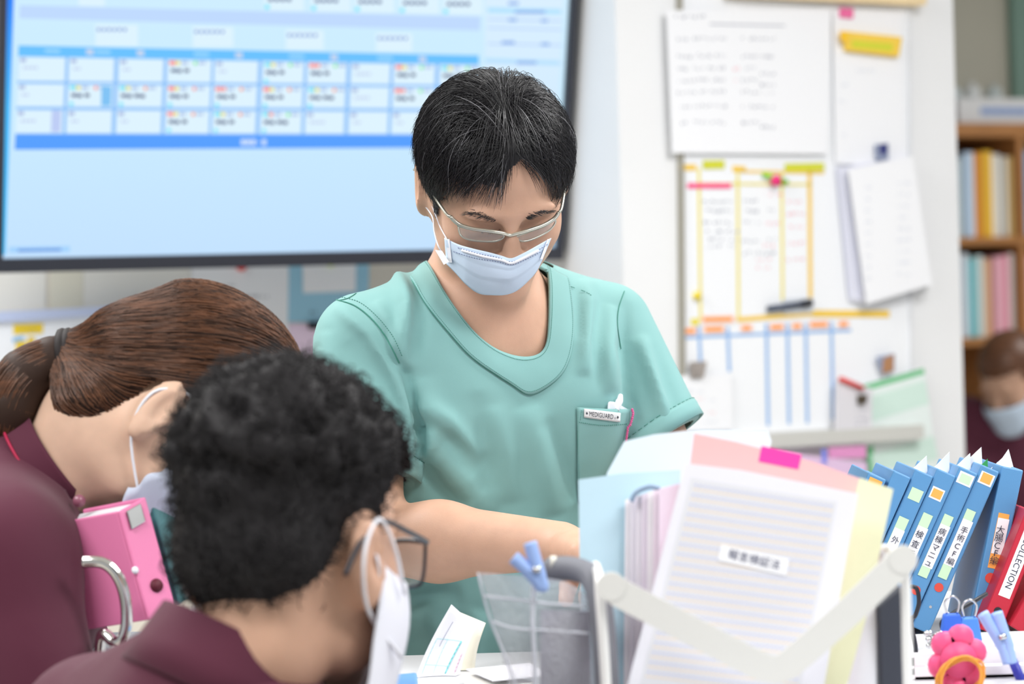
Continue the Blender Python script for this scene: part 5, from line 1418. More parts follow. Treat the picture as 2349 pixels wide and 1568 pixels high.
f.cone(FT + np.array((-.15, 0, -.24)), FT + np.array((-.18, -.08, -.5)), .06, .055, .03)
V, Q = f.net(1); npmesh('uniform_top', V, Q, M_maroon, fp)
f = Field(FT - .16, FT + .2, .008); f.ell(FT + FR @ np.array((0, .014, .045)), (.083, .1, .09), FR, .01); f.ell(FT + FR @ np.array((0, .09, .03)), (.05, .05, .05), FR, .02)
V, Q = f.net(1); lc_ = (V[Q].mean(1) - FT) @ FR; Vq, Qq = compact(V, Q[~((lc_[:, 1] < -.035) & (lc_[:, 2] < .055)) & (lc_[:, 2] > -.06)]); npmesh('hair', Vq, Qq, M_hairb, fp)
mask_shell(FR, FT, fp, M_mask, 1.0)
f = Field((FT[0] - .3, FY - .35, 0), (FT[0] + .35, FY + .35, FT[2] - .45), .02); f.ell((FT[0] + .02, FY + .04, FT[2] - .58), (.18, .14, .14), None, .05)
for s_ in (-1, 1): f.cone((FT[0] + .02 + s_ * .08, FY + .04, FT[2] - .6), (FT[0] + s_ * .09, FY, .06), .09, .06, .05)
V, Q = f.net(1); V[:, 2] = np.maximum(V[:, 2], 0); npmesh('trousers', V, Q, M_maroon, fp)

# ================================================================== counter and what stands on it
CZ = .94
ct = root('counter', 'white nurse station counter under the file rack and papers', 'counter', (.5, 2.3, 0))
outl = [(.06, 1.72), (1.6, 1.72), (1.6, 2.95), (.36, 2.95), (.36, 2.56), (-.20, 2.56), (-.20, 2.22), (.06, 2.22)]
mb = MB(); mb.prism([Vector((x, y, CZ - .03)) for x, y in outl], (0, 0, .03)); mb.build('counter_top', mat('counter_white', (208, 210, 214), .35), ct)
for (x0, y0, x1, y1) in ((.12, 1.80, 1.55, 1.83), (.12, 1.83, .15, 2.50), (1.52, 1.83, 1.55, 2.90)):
    mb = MB(); mb.box(((x0 + x1) / 2, (y0 + y1) / 2, (CZ - .03) / 2), (x1 - x0, y1 - y0, CZ - .03)); mb.build('panel', mat('counter_panel', (222, 222, 220), .5), ct)
mb = MB(); mb.box((-.16, 2.5, (CZ - .03) / 2), (.04, .04, CZ - .03)); mb.build('leg', M_steel, ct)

# --- ring binders leaning on the right
BY = 2.58
M_bb = mat('binder_blue', (92, 150, 200), .38, .45, bump=.05, bscale=600); M_br = mat('binder_red', (196, 40, 62), .38, .45, bump=.05, bscale=600)
M_lg = mat('label_green', (205, 236, 200), .6); M_lo = mat('label_orange', (255, 178, 90), .6); M_dot = mat('dot_red', (222, 82, 70), .5)
M_inner = mat('binder_pages', (232, 234, 240), .7)
def binder(tl_, tr_, bl_, m, label, labels=(), depth=.13, Y=BY, dot=None, sheets=(), name='ring_binder'):
    """spine from its top-left, top-right and bottom-left pixels; the covers run back from it"""
    A = at(*tl_, Y); B = at(*tr_, Y); C = at(*bl_, Y); u = B - A; v = C - A
    u = Vector((u.x, 0, u.z)); v = Vector((v.x, 0, v.z)); w = u.length; h = v.length
    vd = v.normalized(); ud = Vector((-vd.z, 0, vd.x));
    if ud.x < 0: ud = -ud
    low = min((A + vd * h).z, (A + ud * w + vd * h).z)
    A = A + Vector((0, 0, CZ + .0005 - low)) if low < CZ else A
    if low > CZ: h += (low - CZ) / max(.3, -vd.z) * .98
    bk = Vector((0.0, 1, 0))
    o = root(name, label, 'binder', A + vd * h, 'blue ring binders' if m is M_bb else 'red ring binders')
    def bx(u0, u1, v0, v1, d0, d1, nm, mm, bv=.0015):
        mb = MB(); q = A + ud * u0 + vd * v0 + bk * d0; mb.prism([q, q + ud * (u1 - u0), q + ud * (u1 - u0) + vd * (v1 - v0), q + vd * (v1 - v0)], bk * (d1 - d0))
        z = mb.build(nm, mm, o)
        if bv: bevel(z, bv)
        return z
    bx(0, w, 0, h, 0, .003, 'spine', m); bx(0, .0028, 0, h, .003, depth, 'cover', m); bx(w - .0028, w, 0, h, .003, depth, 'cover', m)
    bx(.004, w - .004, .006, h - .006, .02, depth - .01, 'pages', M_inner, 0)
    for li, (v0, v1, u0, u1, mm) in enumerate(labels): bx(w * u0, w * u1, h * v0, h * v1, -.0004 - .0003 * li, -.00005, 'spine_label', mm, 0)
    if dot is not None:
        mb = MB(); mb.disc(A + ud * w * .5 + vd * h * dot, (0, -1, 0), w * .24, .0006, 18); mb.build('dot_sticker', M_dot, o)
        mb = MB(); mb.disc(A + ud * w * .5 + vd * h * min(.96, dot + .12), (0, -1, 0), w * .08, .0005, 12); mb.build('rivet', M_steel, o)
    for (u0, hh, mm) in sheets:
        q = A + ud * u0 + vd * .01 + bk * .05; mb = MB(); mb.prism([q - ud * .010, q - vd * hh + ud * .002, q + ud * .016], bk * .0015); mb.build('divider_sheet', mm, o)
    return o, A, ud, vd, w, h
KAN = ['大腸', 'CF編', '上部', '内視', '検査', '入院']
def spine_words(bd, v0, v1, txt):
    o, A, ud, vd, w, h = bd; n = len(txt)
    for i, ch in enumerate(txt):
        c = A + ud * w * .5 + vd * h * (v0 + (v1 - v0) * (i + .5) / n); lettering(ch, w * .42, M_ink, c + Vector((0, -.0022, 0)), ud, -vd, o, .0)
lb = lambda m1: ((.11, .16, .18, .86, M_white), (.115, .155, .26, .78, m1))
b_list = [
 ((1994, 1096), (2038, 1099), (1830, 1462), M_bb, 'blue ring binder with orange top tab, leftmost and mostly hidden by the yellow folder', ((.02, .06, .15, .85, M_lo),), None),
 ((2052, 1098), (2094, 1101), (1888, 1466), M_bb, 'plain topped blue ring binder, second from the left of the row', ((.33, .70, .2, .8, M_lg), (.38, .66, .26, .78, M_white)), None),
 ((2102, 1100), (2146, 1103), (1938, 1468), M_bb, 'blue ring binder with pale green tab, third from the left of the row', ((.10, .17, .2, .85, M_lg), (.28, .72, .2, .75, M_lg), (.35, .66, .22, .78, M_white)), None),
 ((2152, 1104), (2198, 1107), (1988, 1470), M_bb, 'blue ring binder with orange tab beside the green tabbed one, mid row', ((.10, .17, .15, .8, M_white), (.11, .16, .22, .74, M_lo), (.26, .68, .25, .75, M_lg), (.34, .62, .25, .8, M_white)), .78),
 ((2204, 1105), (2248, 1111), (2040, 1474), M_bb, 'blue ring binder with green tab at its very top and red dot', ((.02, .09, .1, .9, M_white), (.03, .08, .2, .8, M_lg), (.28, .66, .25, .75, M_lg), (.34, .60, .25, .8, M_white)), .745),
 ((2254, 1107), (2297, 1114), (2092, 1478), M_bb, 'blue ring binder with orange top tab and red dot, leaning beside the gap', ((.03, .10, .12, .88, M_white), (.035, .09, .22, .78, M_lo), (.26, .68, .2, .7, M_lg), (.32, .60, .2, .78, M_white)), .735),
 ((2300, 1112), (2350, 1114), (2224, 1482), M_bb, 'blue ring binder with orange label standing straighter right of the gap', ((.28, .62, .28, .78, M_lo), (.31, .53, .3, .82, M_white)), .68),
]
words = [None, '入院', '外来', '検査手順', '病棟マニュ', '手術CF編', '大腸CF編']
for k, (a, b, c, m, label, labs, dot) in enumerate(b_list):
    sh_ = [(.012, .028 + .004 * (k % 2), M_white)] if k >= 2 else []
    if k == 5: sh_ = [(.0, .028, M_white), (.026, .026, M_white)]
    if k == 4: sh_ += [(.032, .030, mat('divider_green', (60, 160, 90), .6))]
    bd = binder(a, b, c, m, label, labs, .13, BY + .003 * k, dot, sh_)
    if words[k]: spine_words(bd, .36, .60, words[k])
bd = binder((2358, 1205), (2405, 1215), (2248, 1480), M_br, 'red ring binder with long white lettered label beside the last blue binder', ((.12, .70, .22, .80, M_white),), .13, BY - .02, None)
lettering('COLLECTION', bd[4] * .42, M_ink, bd[1] + bd[2] * bd[4] * .5 + bd[3] * bd[5] * .42 + Vector((0, -.0006, 0)), bd[3], bd[2], bd[0], 0)
mb = MB(); mb.disc(bd[1] + bd[2] * bd[4] * .5 + bd[3] * bd[5] * .82 + Vector((0, .0, 0)), (0, -1, 0), bd[4] * .2, .0006, 16); mb.build('finger_hole', M_black, bd[0])
bd = binder((2425, 1300), (2475, 1310), (2318, 1480), M_br, 'red ring binder at the far right edge, only its lower corner in view', (), .13, BY - .03, None)
mb = MB(); mb.disc(bd[1] + bd[2] * bd[4] * .35 + bd[3] * bd[5] * .45, (0, -1, 0), bd[4] * .2, .0006, 16); mb.build('finger_hole', M_black, bd[0])

# --- file rack with the white V strip
RY = 1.93
rk = root('file_rack', 'white wire file rack with a V shaped front strip', 'file rack', (float(at(1735, 1500, RY).x), 2.02, CZ))
M_wm = mat('white_metal', (240, 240, 238), .35, .5)
def strip(pts, wpx, name, m, Y, th=.003):
    P = [at(x, y, Y) for x, y in pts]; mb = MB(); n = len(P); wv_ = wpx / F * Y / 2; L = []; Rr = []
    for i in range(n):
        t = (P[min(i + 1, n - 1)] - P[max(i - 1, 0)]); t.y = 0; t.normalize(); nn = Vector((-t.z, 0, t.x)); L.append(P[i] + nn * wv_); Rr.append(P[i] - nn * wv_)
    for i in range(n - 1): mb.prism([L[i], L[i + 1], Rr[i + 1], Rr[i]], (0, th, 0))
    return mb.build(name, m, rk)
vp = [(1402, 1345), (1425, 1362), (1560, 1432), (1700, 1505), (1752, 1530), (1778, 1536), (1804, 1528), (1860, 1482), (1960, 1392), (2055, 1300), (2072, 1283)]
M_wm2 = mat('white_strip', (226, 226, 222), .4, .4); strip(vp, 66, 'front_strip', M_wm2, RY)
for (x, y) in ((1402, 1345), (2072, 1283)):
    mb = MB(); mb.tube([at(x, y, RY) + Vector((0, -.0006, 0)), at(x, y, RY) + Vector((0, .0036, 0))], 33 / F * RY, 20); mb.build('strip_end', M_wm2, rk)
zb = CZ + .004
def wire(pts, r, name='wire', m=M_wm):
    mb = MB(); mb.tube(smooth_curve(pts, 6), r, 8); return mb.build(name, m, rk, True)
a = at(1376, 1340, RY + .01); b = at(2076, 1300, RY + .01)
for p in (a, b):
    wire([Vector((p.x + (.004 if p is a else 0), p.y, zb)), Vector((p.x + (.002 if p is a else .0), p.y, zb + .08)), p + Vector((0, 0, -.01)), p + Vector((0, .012, .004)), p + Vector((0, .10, .004)), p + Vector((0, .125, -.01)), Vector((p.x, p.y + .13, zb + .06)), Vector((p.x, p.y + .13, zb))], .0042, 'side_wire')
for dy in (0, .065, .13): wire([Vector((a.x, RY + .01 + dy, zb)), Vector((b.x, RY + .01 + dy, zb))], .003, 'base_wire')
mb = MB(); q = at(2012, 1392, 2.02); q2 = at(2070, 1345, 2.02); mb.prism([q, q2, Vector((q2.x, q2.y, CZ + .005)), Vector((q.x, q.y, CZ + .005))], (0, .05, 0)); bevel(mb.build('side_block', mat('dark_grey_plastic', (62, 66, 78), .5), rk), .003)
wire([at(1262, 1306, 2.04), at(1310, 1304, 2.02), at(1352, 1318, 2.0), at(1372, 1362, 1.985), at(1384, 1450, 1.98), at(1392, 1568, 1.975), Vector((at(1398, 1600, 1.975).x, 1.975, CZ + .006))], .0105, 'padded_arm', mat('rubber_grey', (120, 122, 130), .6))

# --- sheets and folders in the rack: leaning plates, bottoms on the counter, backs resting one on another
def leaning(name, label, px, Yb, Yt, m, cat='folder', th=.0012, group=None, parent=None, ytop=None):
    """plate whose points lie on a plane leaning from Yb at the counter to Yt at the top pixel row"""
    pt = at(px[0][0], min(p[1] for p in px), Yt); n = Vector((0, -(pt.z - CZ), (Yt - Yb))).normalized(); p0 = Vector((0, Yb, CZ))
    pts = [on_plane(x, y, p0, n) for x, y in px]
    pts = [q if q.z > CZ + .001 else q + (pts[0] - q) * ((CZ + .001 - q.z) / max(1e-6, pts[0].z - q.z)) for q in pts]
    mb = MB(); mb.prism(pts, n * th); o = mb.build(name, m, parent)
    if parent is None: tag(o, label, cat, group)
    return o, p0, n
M_pw = mat('sheet_bright', (234, 234, 242), .6, .2)
leaning('document_folder', 'tall pale blue folder behind the pink one in the rack', [(1392, 1085), (1432, 1012), (1500, 996), (1610, 984), (1762, 986), (1770, 1012), (1740, 1120), (1700, 1700), (1420, 1700)], 2.085, 2.12, mat('folder_ice', (226, 242, 250), .5))
leaning('document_folder', 'light cyan open topped folder at the left of the rack', [(1327, 1100), (1425, 1086), (1560, 1078), (1560, 1700), (1335, 1700)], 2.06, 2.09, mat('folder_cyan', (196, 228, 242), .5), th=.003)
for k in range(7):
    x0 = 1434 + k * 13; rgb = [(246, 244, 250), (240, 236, 246), (244, 240, 248), (236, 226, 240), (248, 246, 250), (240, 226, 238), (232, 220, 236)][k]
    which = ['leftmost', 'second', 'third', 'middle', 'fifth', 'sixth', 'rightmost'][k]
    leaning('paper_bundle', 'white and lilac sheet bundle left of the gridded page, %s of seven' % which, [(x0, 1146 - k * 4), (x0 + 90, 1116 - k * 3), (x0 + 80, 1700), (x0 - 4, 1700)], 2.052 - k * .005, 2.080 - k * .005, mat('bundle_%d_%d_%d' % rgb, rgb, .6), 'paper', .002, 'sheet bundles in the rack')
mb = MB(); mb.tube(smooth_curve([at(1448, 1150, 2.062), at(1460, 1128, 2.062), at(1490, 1116, 2.062), at(1512, 1120, 2.064)], 6), .0022, 8); tag(mb.build('binder_ring', mat('ring_greyblue', (140, 165, 190), .4), None, True), 'grey blue ring holding the sheet bundle in the rack', 'ring')
leaning('document_folder', 'salmon pink folder with magenta tab behind the gridded page', [(1592, 994), (1690, 1014), (1860, 1058), (1985, 1102), (1930, 1700), (1500, 1700)], 2.008, 2.040, mat('folder_salmon', (248, 196, 196), .5), th=.002)
leaning('sticky_tab', 'magenta sticky tab on the pink folder', [(1747, 1022), (1839, 1042), (1831, 1076), (1740, 1058)], 2.0048, 2.0368, mat('tab_magenta', (252, 70, 175), .5), 'tab', .0006)
leaning('document_folder', 'pale yellow folder right of the gridded page in the rack', [(1972, 1096), (2048, 1122), (1985, 1420), (1905, 1700), (1800, 1700), (1900, 1400)], 1.990, 2.018, mat('folder_yellow', (242, 243, 205), .5), th=.002)
gs = root('gridded_page', 'white page of faint gridded print with a title strip in the rack', 'document', (float(at(1660, 1500, 1.97).x), 1.97, CZ))
PG = [(1572, 1062), (1700, 1078), (1850, 1108), (1968, 1132), (1930, 1340), (1868, 1700), (1405, 1700), (1500, 1340)]
_, gp0, gn = leaning('page', None, PG, 1.966, 1.995, M_pw, parent=gs, th=.0016)
gu = Vector((1, 0, 0)); 
def gpx(x, y, off=.0018): return on_plane(x, y, gp0 + gn * off, gn)
def lerp2(a, b, t): return (a[0] + (b[0] - a[0]) * t, a[1] + (b[1] - a[1]) * t)
M_gl = mat('grid_lilac', (200, 204, 228), .6); M_gy = mat('grid_cream', (238, 220, 200), .6); M_gg = mat('grid_grey', (234, 235, 240), .6)
mA, mB_, mC = MB(), MB(), MB()
mC.prism([gpx(x, y, .0017) for x, y in ((1585, 1095), (1920, 1150), (1830, 1610), (1466, 1575))], gn * .00005); mC.build('print_ground', mat('grid_ground', (224, 225, 231), .6), gs)
for r in range(40):
    t = r / 40; Lp = lerp2((1592, 1108), (1478, 1560), t); Rp = lerp2((1912, 1158), (1824, 1600), t)
    k = (mA if r % 2 == 0 else mB_)
    if r % 2 == 0:
        for c in range(30):
            p = lerp2(Lp, Rp, (c + .2) / 30); q = lerp2(Lp, Rp, (c + .75) / 30); hgt = 6
            mA.prism([gpx(*p), gpx(*q), gpx(q[0] - 2, q[1] + hgt), gpx(p[0] - 2, p[1] + hgt)], gn * .0001)
    else: mB_.prism([gpx(*Lp), gpx(*Rp), gpx(Rp[0], Rp[1] + 3), gpx(Lp[0], Lp[1] + 3)], gn * .0001)
z = mA.build('print', M_gl, gs); z['kind'] = 'stuff'; z = mB_.build('print', M_gy, gs); z['kind'] = 'stuff'
mb = MB(); mb.prism([gpx(x, y, .0022) for x, y in ((1654, 1248), (1811, 1282), (1804, 1320), (1646, 1284))], gn * .0003); mb.build('title_strip', M_white, gs)
tux = (gpx(1804, 1300) - gpx(1655, 1266)).normalized(); tuz = gn.cross(tux)
if tuz.z < 0: tuz = -tuz
lettering('報言検証法', .0088, mat('title_ink', (70, 75, 110), .6), gpx(1730, 1284, .0029), tux, tuz, gs, .0)
leaning('document_folder', 'white clear sleeve standing right of the pale yellow folder', [(1962, 1420), (2010, 1390), (2012, 1700), (1930, 1700)], 2.02, 2.03, mat('sleeve_white', (236, 238, 246), .4))

# --- clear bag with clothes peg
bg = root('clear_bag', 'transparent plastic zip bag hanging from the left of the rack', 'bag', (float(at(1250, 1568, 2.0).x), 1.99, CZ))
mp_ = bpy.data.materials.new('clear_plastic'); mp_.use_nodes = True; nt = mp_.node_tree; pb_ = nt.nodes['Principled BSDF']
pb_.inputs['Base Color'].default_value = (.9, .92, .98, 1); pb_.inputs['Roughness'].default_value = .12; pb_.inputs['Alpha'].default_value = .34; pb_.inputs['Specular IOR Level'].default_value = .8
nz = nt.nodes.new('ShaderNodeTexNoise'); nz.inputs['Scale'].default_value = 22; bp2 = nt.nodes.new('ShaderNodeBump'); bp2.inputs['Strength'].default_value = .5; bp2.inputs['Distance'].default_value = .01
nt.links.new(nz.outputs['Fac'], bp2.inputs['Height']); nt.links.new(bp2.outputs['Normal'], pb_.inputs['Normal'])
TE = [(1094, 1312), (1150, 1316), (1230, 1322), (1300, 1335), (1345, 1365), (1362, 1400)]; BE = [(1180, 1640), (1210, 1640), (1250, 1640), (1290, 1640), (1330, 1640), (1372, 1640)]
def bag_sheet(name, Y, sgn):
    nu, nv = 24, 20; T_ = resample(TE, nu + 1); B_ = resample(BE, nu + 1); Vm = []
    for j in range(nv + 1):
        v = j / nv
        for i in range(nu + 1):
            u = i / nu; x = T_[i][0] + (B_[i][0] - T_[i][0]) * v ** .75; y = T_[i][1] + (B_[i][1] - T_[i][1]) * v
            Vm.append(at(x, y, Y + sgn * .012 * math.sin(math.pi * u) * (.4 + .6 * math.sin(math.pi * v)) + .003 * math.sin(9 * u + 5 * v) * sgn))
    Qm = np.array([[j * (nu + 1) + i, (j + 1) * (nu + 1) + i, (j + 1) * (nu + 1) + i + 1, j * (nu + 1) + i + 1] for j in range(nv) for i in range(nu)])
    Vm = np.array([tuple(q) for q in Vm]); Vm[:, 2] = np.maximum(Vm[:, 2], CZ + .002)
    return npmesh(name, Vm, Qm, mp_, bg)
bag_sheet('front_sheet', 1.995, -1); bag_sheet('back_sheet', 2.005, 1)
M_zip = mat('bag_seam', (232, 236, 246), .3, .6, alpha=.75)
for pts, r in ((((1108, 1366), (1180, 1374), (1260, 1384), (1345, 1390)), .0013), (((1225, 1340), (1222, 1420), (1226, 1500), (1228, 1590)), .0022), (((1096, 1313), (1110, 1370), (1128, 1430), (1165, 1520), (1190, 1590)), .0011), (((1130, 1425), (1180, 1440), (1270, 1446), (1352, 1452)), .0012)):
    mb = MB(); mb.tube(smooth_curve([at(x, y, 1.984) for x, y in pts], 5), r, 6); mb.build('seam', M_zip, bg, True)
bevel(tag(MB().prism([at(x, y, 1.998) for x, y in ((1240, 1400), (1352, 1402), (1360, 1700), (1238, 1700))], (0, .006, 0)).build('bag_insert', mat('insert_grey', (150, 150, 165), .6, var=.2, vscale=25)), 'grey packet inside the clear plastic bag', 'packet'), .001)
cpn = root('clothes_peg', 'light blue clothes peg clipped on the clear bag', 'clothes peg', at(1225, 1330, 1.985))
M_peg = mat('peg_blue', (160, 190, 245), .4)
for pts in (((1178, 1278), (1205, 1302), (1232, 1330), (1246, 1354)), ((1216, 1244), (1226, 1280), (1238, 1320), (1250, 1356))):
    mb = MB(); mb.tube(smooth_curve([at(x, y, 1.978) for x, y in pts], 5), [.0058] * 11 + [.0052] * 3 + [.004, .003], 10); mb.build('jaw', M_peg, cpn, True)
mb = MB(); mb.tube([at(1222, 1308, 1.970), at(1240, 1304, 1.970)], .003, 8); mb.build('spring', M_steel, cpn, True)
mb = MB(); mb.tube([at(1262, 1290, 2.03), at(1276, 1290, 2.03)], .006, 10); tag(mb.build('cream_knob', mat('knob_cream', (226, 224, 212), .4), None, True), 'small cream knob behind the blue clothes peg', 'knob')

# --- papers in front of the standing man
def curled(name, label, quad, Y0, Y1, bend, m, prints=()):
    nu, nv = 10, 16; Vm = []
    def pt(u, v, off=0.0):
        x = (quad[0][0] * (1 - u) + quad[1][0] * u) * (1 - v) + (quad[3][0] * (1 - u) + quad[2][0] * u) * v + bend * math.sin(v * math.pi)
        y = (quad[0][1] * (1 - u) + quad[1][1] * u) * (1 - v) + (quad[3][1] * (1 - u) + quad[2][1] * u) * v
        return at(x, y, Y1 + (Y0 - Y1) * v + .012 * math.sin(u * 2.5) - off)
    for j in range(nv + 1):
        for i in range(nu + 1): Vm.append(tuple(pt(i / nu, j / nv)))
    Qm = np.array([[j * (nu + 1) + i, (j + 1) * (nu + 1) + i, (j + 1) * (nu + 1) + i + 1, j * (nu + 1) + i + 1] for j in range(nv) for i in range(nu)])
    Vm = np.array(Vm); Vm[:, 2] = np.maximum(Vm[:, 2], CZ + .001)
    r_ = root(name, label, 'paper', Vector(Vm[-1])); o = npmesh('sheet', Vm, Qm, m, r_); md = o.modifiers.new('thickness', 'SOLIDIFY'); md.thickness = .0004
    for (u0, v0, u1, v1, w_, mm) in prints:
        mb = MB(); n = 12
        for k in range(n):
            p, q = pt(u0 + (u1 - u0) * k / n, v0 + (v1 - v0) * k / n, .001), pt(u0 + (u1 - u0) * (k + 1) / n, v0 + (v1 - v0) * (k + 1) / n, .001); mb.tube([p, q], w_, 4)
        mb.build('print', mm, r_, True)
    return r_
M_cy = mat('print_cyan', (120, 215, 215), .6); M_pl = mat('print_rose', (240, 200, 215), .6)
curled('chart_sheet', 'cream curled sheet standing behind the printed one before the scrubs', [(1052, 1402), (1114, 1428), (1095, 1600), (990, 1600)], 2.43, 2.45, -14, mat('paper_cream', (246, 242, 226), .7))
curled('chart_sheet', 'white curled chart printed with a cyan line standing on the counter', [(1036, 1386), (1092, 1436), (1048, 1605), (938, 1605)], 2.40, 2.43, -10, M_pw, ((.78, .25, .55, .98, .0007, M_cy), (.12, .34, .10, .98, .00018, M_cy), (.12, .34, .78, .25, .00018, M_cy), (.92, .38, .80, .98, .0006, M_pl), (.30, .12, .27, .40, .00022, M_inkl), (.11, .62, .68, .58, .00015, M_cy), (.40, .30, .34, .96, .00015, M_cy)))
def flat_sheet(name, label, px, m, z, cat='paper', th=.001):
    pts = [];
    for x, y in px:
        d = ray(x, y); t = (z - CAM.z) / d.z; pts.append(CAM + d * t)
    mb = MB(); mb.prism(pts, (0, 0, th)); o = mb.build(name, m); tag(o, label, cat); return o
flat_sheet('loose_sheet', 'white loose sheet lying on the counter beside the clear bag', [(1070, 1536), (1215, 1522), (1260, 1550), (1130, 1562)], M_pw, CZ + .012)
flat_sheet('loose_sheet', 'curled white page lying under the loose sheet on the counter', [(1060, 1550), (1130, 1545), (1230, 1566), (1080, 1600)], M_offw, CZ + .006)
fb = root('flat_file', 'blue file lying flat on the counter in front of the scrubs', 'file', at(880, 1560, 2.36))
def zpt(x, y, z): 
    d = ray(x, y); return CAM + d * ((z - CAM.z) / d.z)
q = [zpt(800, 1553, CZ + .016), zpt(957, 1538, CZ + .016), zpt(966, 1640, CZ + .016), zpt(795, 1650, CZ + .016)]
mb = MB(); mb.prism([Vector((p.x, p.y, CZ + .001)) for p in q], (0, 0, .014)); bevel(mb.build('cover', mat('file_blue2', (110, 165, 225), .4), fb), .003)
flat_sheet('loose_sheet', 'pale sheet edge lying on the blue flat file', [(796, 1546), (886, 1541), (880, 1550), (800, 1556)], M_pw, CZ + .018)
tk = root('tape_box', 'small teal and white carton on the counter beside the mask', 'box', at(770, 1590, 2.30))
p = at(770, 1575, 2.30); mb = MB(); mb.box((p.x, 2.31, CZ + .018), (.04, .03, .036)); bevel(mb.build('carton', M_white, tk), .001); mb = MB(); mb.box((p.x, 2.2944, CZ + .026), (.03, .001, .016)); mb.build('print', mat('carton_teal', (120, 200, 190), .5), tk)

# --- basket of small things at the lower right
by = 2.30; bc0 = at(2098, 1500, by); bcx1 = 1.30 * .5 + .0
bk = root('white_basket', 'white plastic basket with slotted sides at the lower right', 'basket', (float(bc0.x) + .12, by + .05, CZ))
X0, X1, Y0, Y1, Z0, Z1 = float(bc0.x), float(bc0.x) + .26, by, by + .12, CZ + .001, float(at(2200, 1495, by).z)
M_bs = mat('basket_white', (240, 240, 242), .4)
def wall_slots(p, du, L, nm):
    du = Vector(du); n = 9
    mb = MB(); th = Vector((0, 0, 1)).cross(du) * .003
    mb.prism([p, p + du * L, p + du * L + Vector((0, 0, .010)), p + Vector((0, 0, .010))], th)
    t = p + Vector((0, 0, Z1 - Z0 - .012)); mb.prism([t, t + du * L, t + du * L + Vector((0, 0, .012)), t + Vector((0, 0, .012))], th * 1.6)
    for k in range(n + 1):
        q = p + du * (L - .010) * k / n; mb.prism([q + th * .1 + Vector((0, 0, .004)), q + th * .1 + du * .010 + Vector((0, 0, .004)), q + th * .1 + du * .010 + Vector((0, 0, Z1 - Z0 - .004)), q + th * .1 + Vector((0, 0, Z1 - Z0 - .004))], th * .8)
    return mb.build(nm, M_bs, bk)
wall_slots(Vector((X0, Y0, Z0)), (1, 0, 0), X1 - X0, 'side_panel'); wall_slots(Vector((X0, Y1, Z0)), (1, 0, 0), X1 - X0, 'side_panel'); wall_slots(Vector((X0, Y0, Z0)), (0, 1, 0), Y1 - Y0, 'side_panel'); wall_slots(Vector((X1, Y0, Z0)), (0, 1, 0), Y1 - Y0, 'side_panel')
mb = MB(); mb.box(((X0 + X1) / 2, (Y0 + Y1) / 2, Z0 + .001), (X1 - X0, Y1 - Y0, .002)); mb.build('bottom', M_bs, bk)
# pink flower shaped holder wound with rubber bands
fh = root('flower_holder', 'pink flower shaped holder wound with orange rubber bands', 'holder', at(2198, 1560, 2.24))
M_fp = mat('holder_pink', (240, 90, 140), .45); c = at(2196, 1510, 2.24)
for k in range(6):
    an = 2 * math.pi * k / 6 + .3; f_ = Vector((math.cos(an) * .016, 0, math.sin(an) * .020)); mb = MB(); mb.tube([c + f_ + Vector((0, -.006, 0)), c + f_ + Vector((0, -.008, 0)) * 0, c + f_ + Vector((0, .008, 0))], [.010, .0125, .011], 14); mb.build('petal', M_fp, fh, True)
mb = MB(); mb.tube([c + Vector((0, -.009, 0)), c + Vector((0, .009, 0))], .017, 18); mb.build('centre', M_fp, fh, True)
mb = MB(); mb.tube([c + Vector((0, 0, -.02)), Vector((c.x, c.y, CZ + .002))], .008, 10); mb.build('stem', M_fp, fh, True)
M_rb = mat('rubber_orange', (238, 165, 70), .5)
for k in range(5):
    tilt = -.5 + .25 * k; a_ = Vector((math.cos(tilt), 0, math.sin(tilt))); mb = MB(); pts = []
    for i in range(25):
        an = 2 * math.pi * i / 24; pts.append(c + Vector((0, 0, -.016)) + a_ * math.cos(an) * (.017 + .002 * k) + Vector((0, -.0125, 0)) + Vector((-a_.z, 0, a_.x)) * math.sin(an) * (.022 - .002 * k) + Vector((0, .0015 * k - .004, 0)))
    mb.tube(pts, .0011, 6, False); o = mb.build('rubber_band', M_rb, None, True); tag(o, 'orange rubber band wound round the pink flower holder', 'rubber band', 'rubber bands on the flower holder')
# light blue peg and pen
p2 = root('clothes_peg', 'light blue clothes peg standing in the basket before the red binder', 'clothes peg', at(2290, 1520, 2.27))
for pts in (((2254, 1406), (2275, 1440), (2298, 1480), (2312, 1520)), ((2286, 1404), (2298, 1440), (2312, 1480), (2322, 1520))):
    mb = MB(); mb.tube(smooth_curve([at(x, y, 2.27) for x, y in pts], 5), [.0058] * 11 + [.005] * 5, 10); mb.build('jaw', M_peg, p2, True)
mb = MB(); mb.tube([at(2292, 1462, 2.262), at(2308, 1458, 2.262)], .003, 8); mb.build('spring', M_steel, p2, True)
pe = root('basket_pen', 'dark blue pen with beige grip leaning in the white basket', 'pen', at(2340, 1560, 2.285))
mb = MB(); mb.tube([at(2306, 1478, 2.285), at(2322, 1512, 2.285)], .0042, 10); mb.build('grip', mat('grip_beige', (222, 190, 160), .5), pe, True)
mb = MB(); mb.tube([at(2322, 1512, 2.285), at(2345, 1566, 2.285), at(2352, 1582, 2.285)], [.0046, .0046, .004], 10); mb.build('barrel', mat('pen_navy', (55, 60, 165), .4), pe, True)
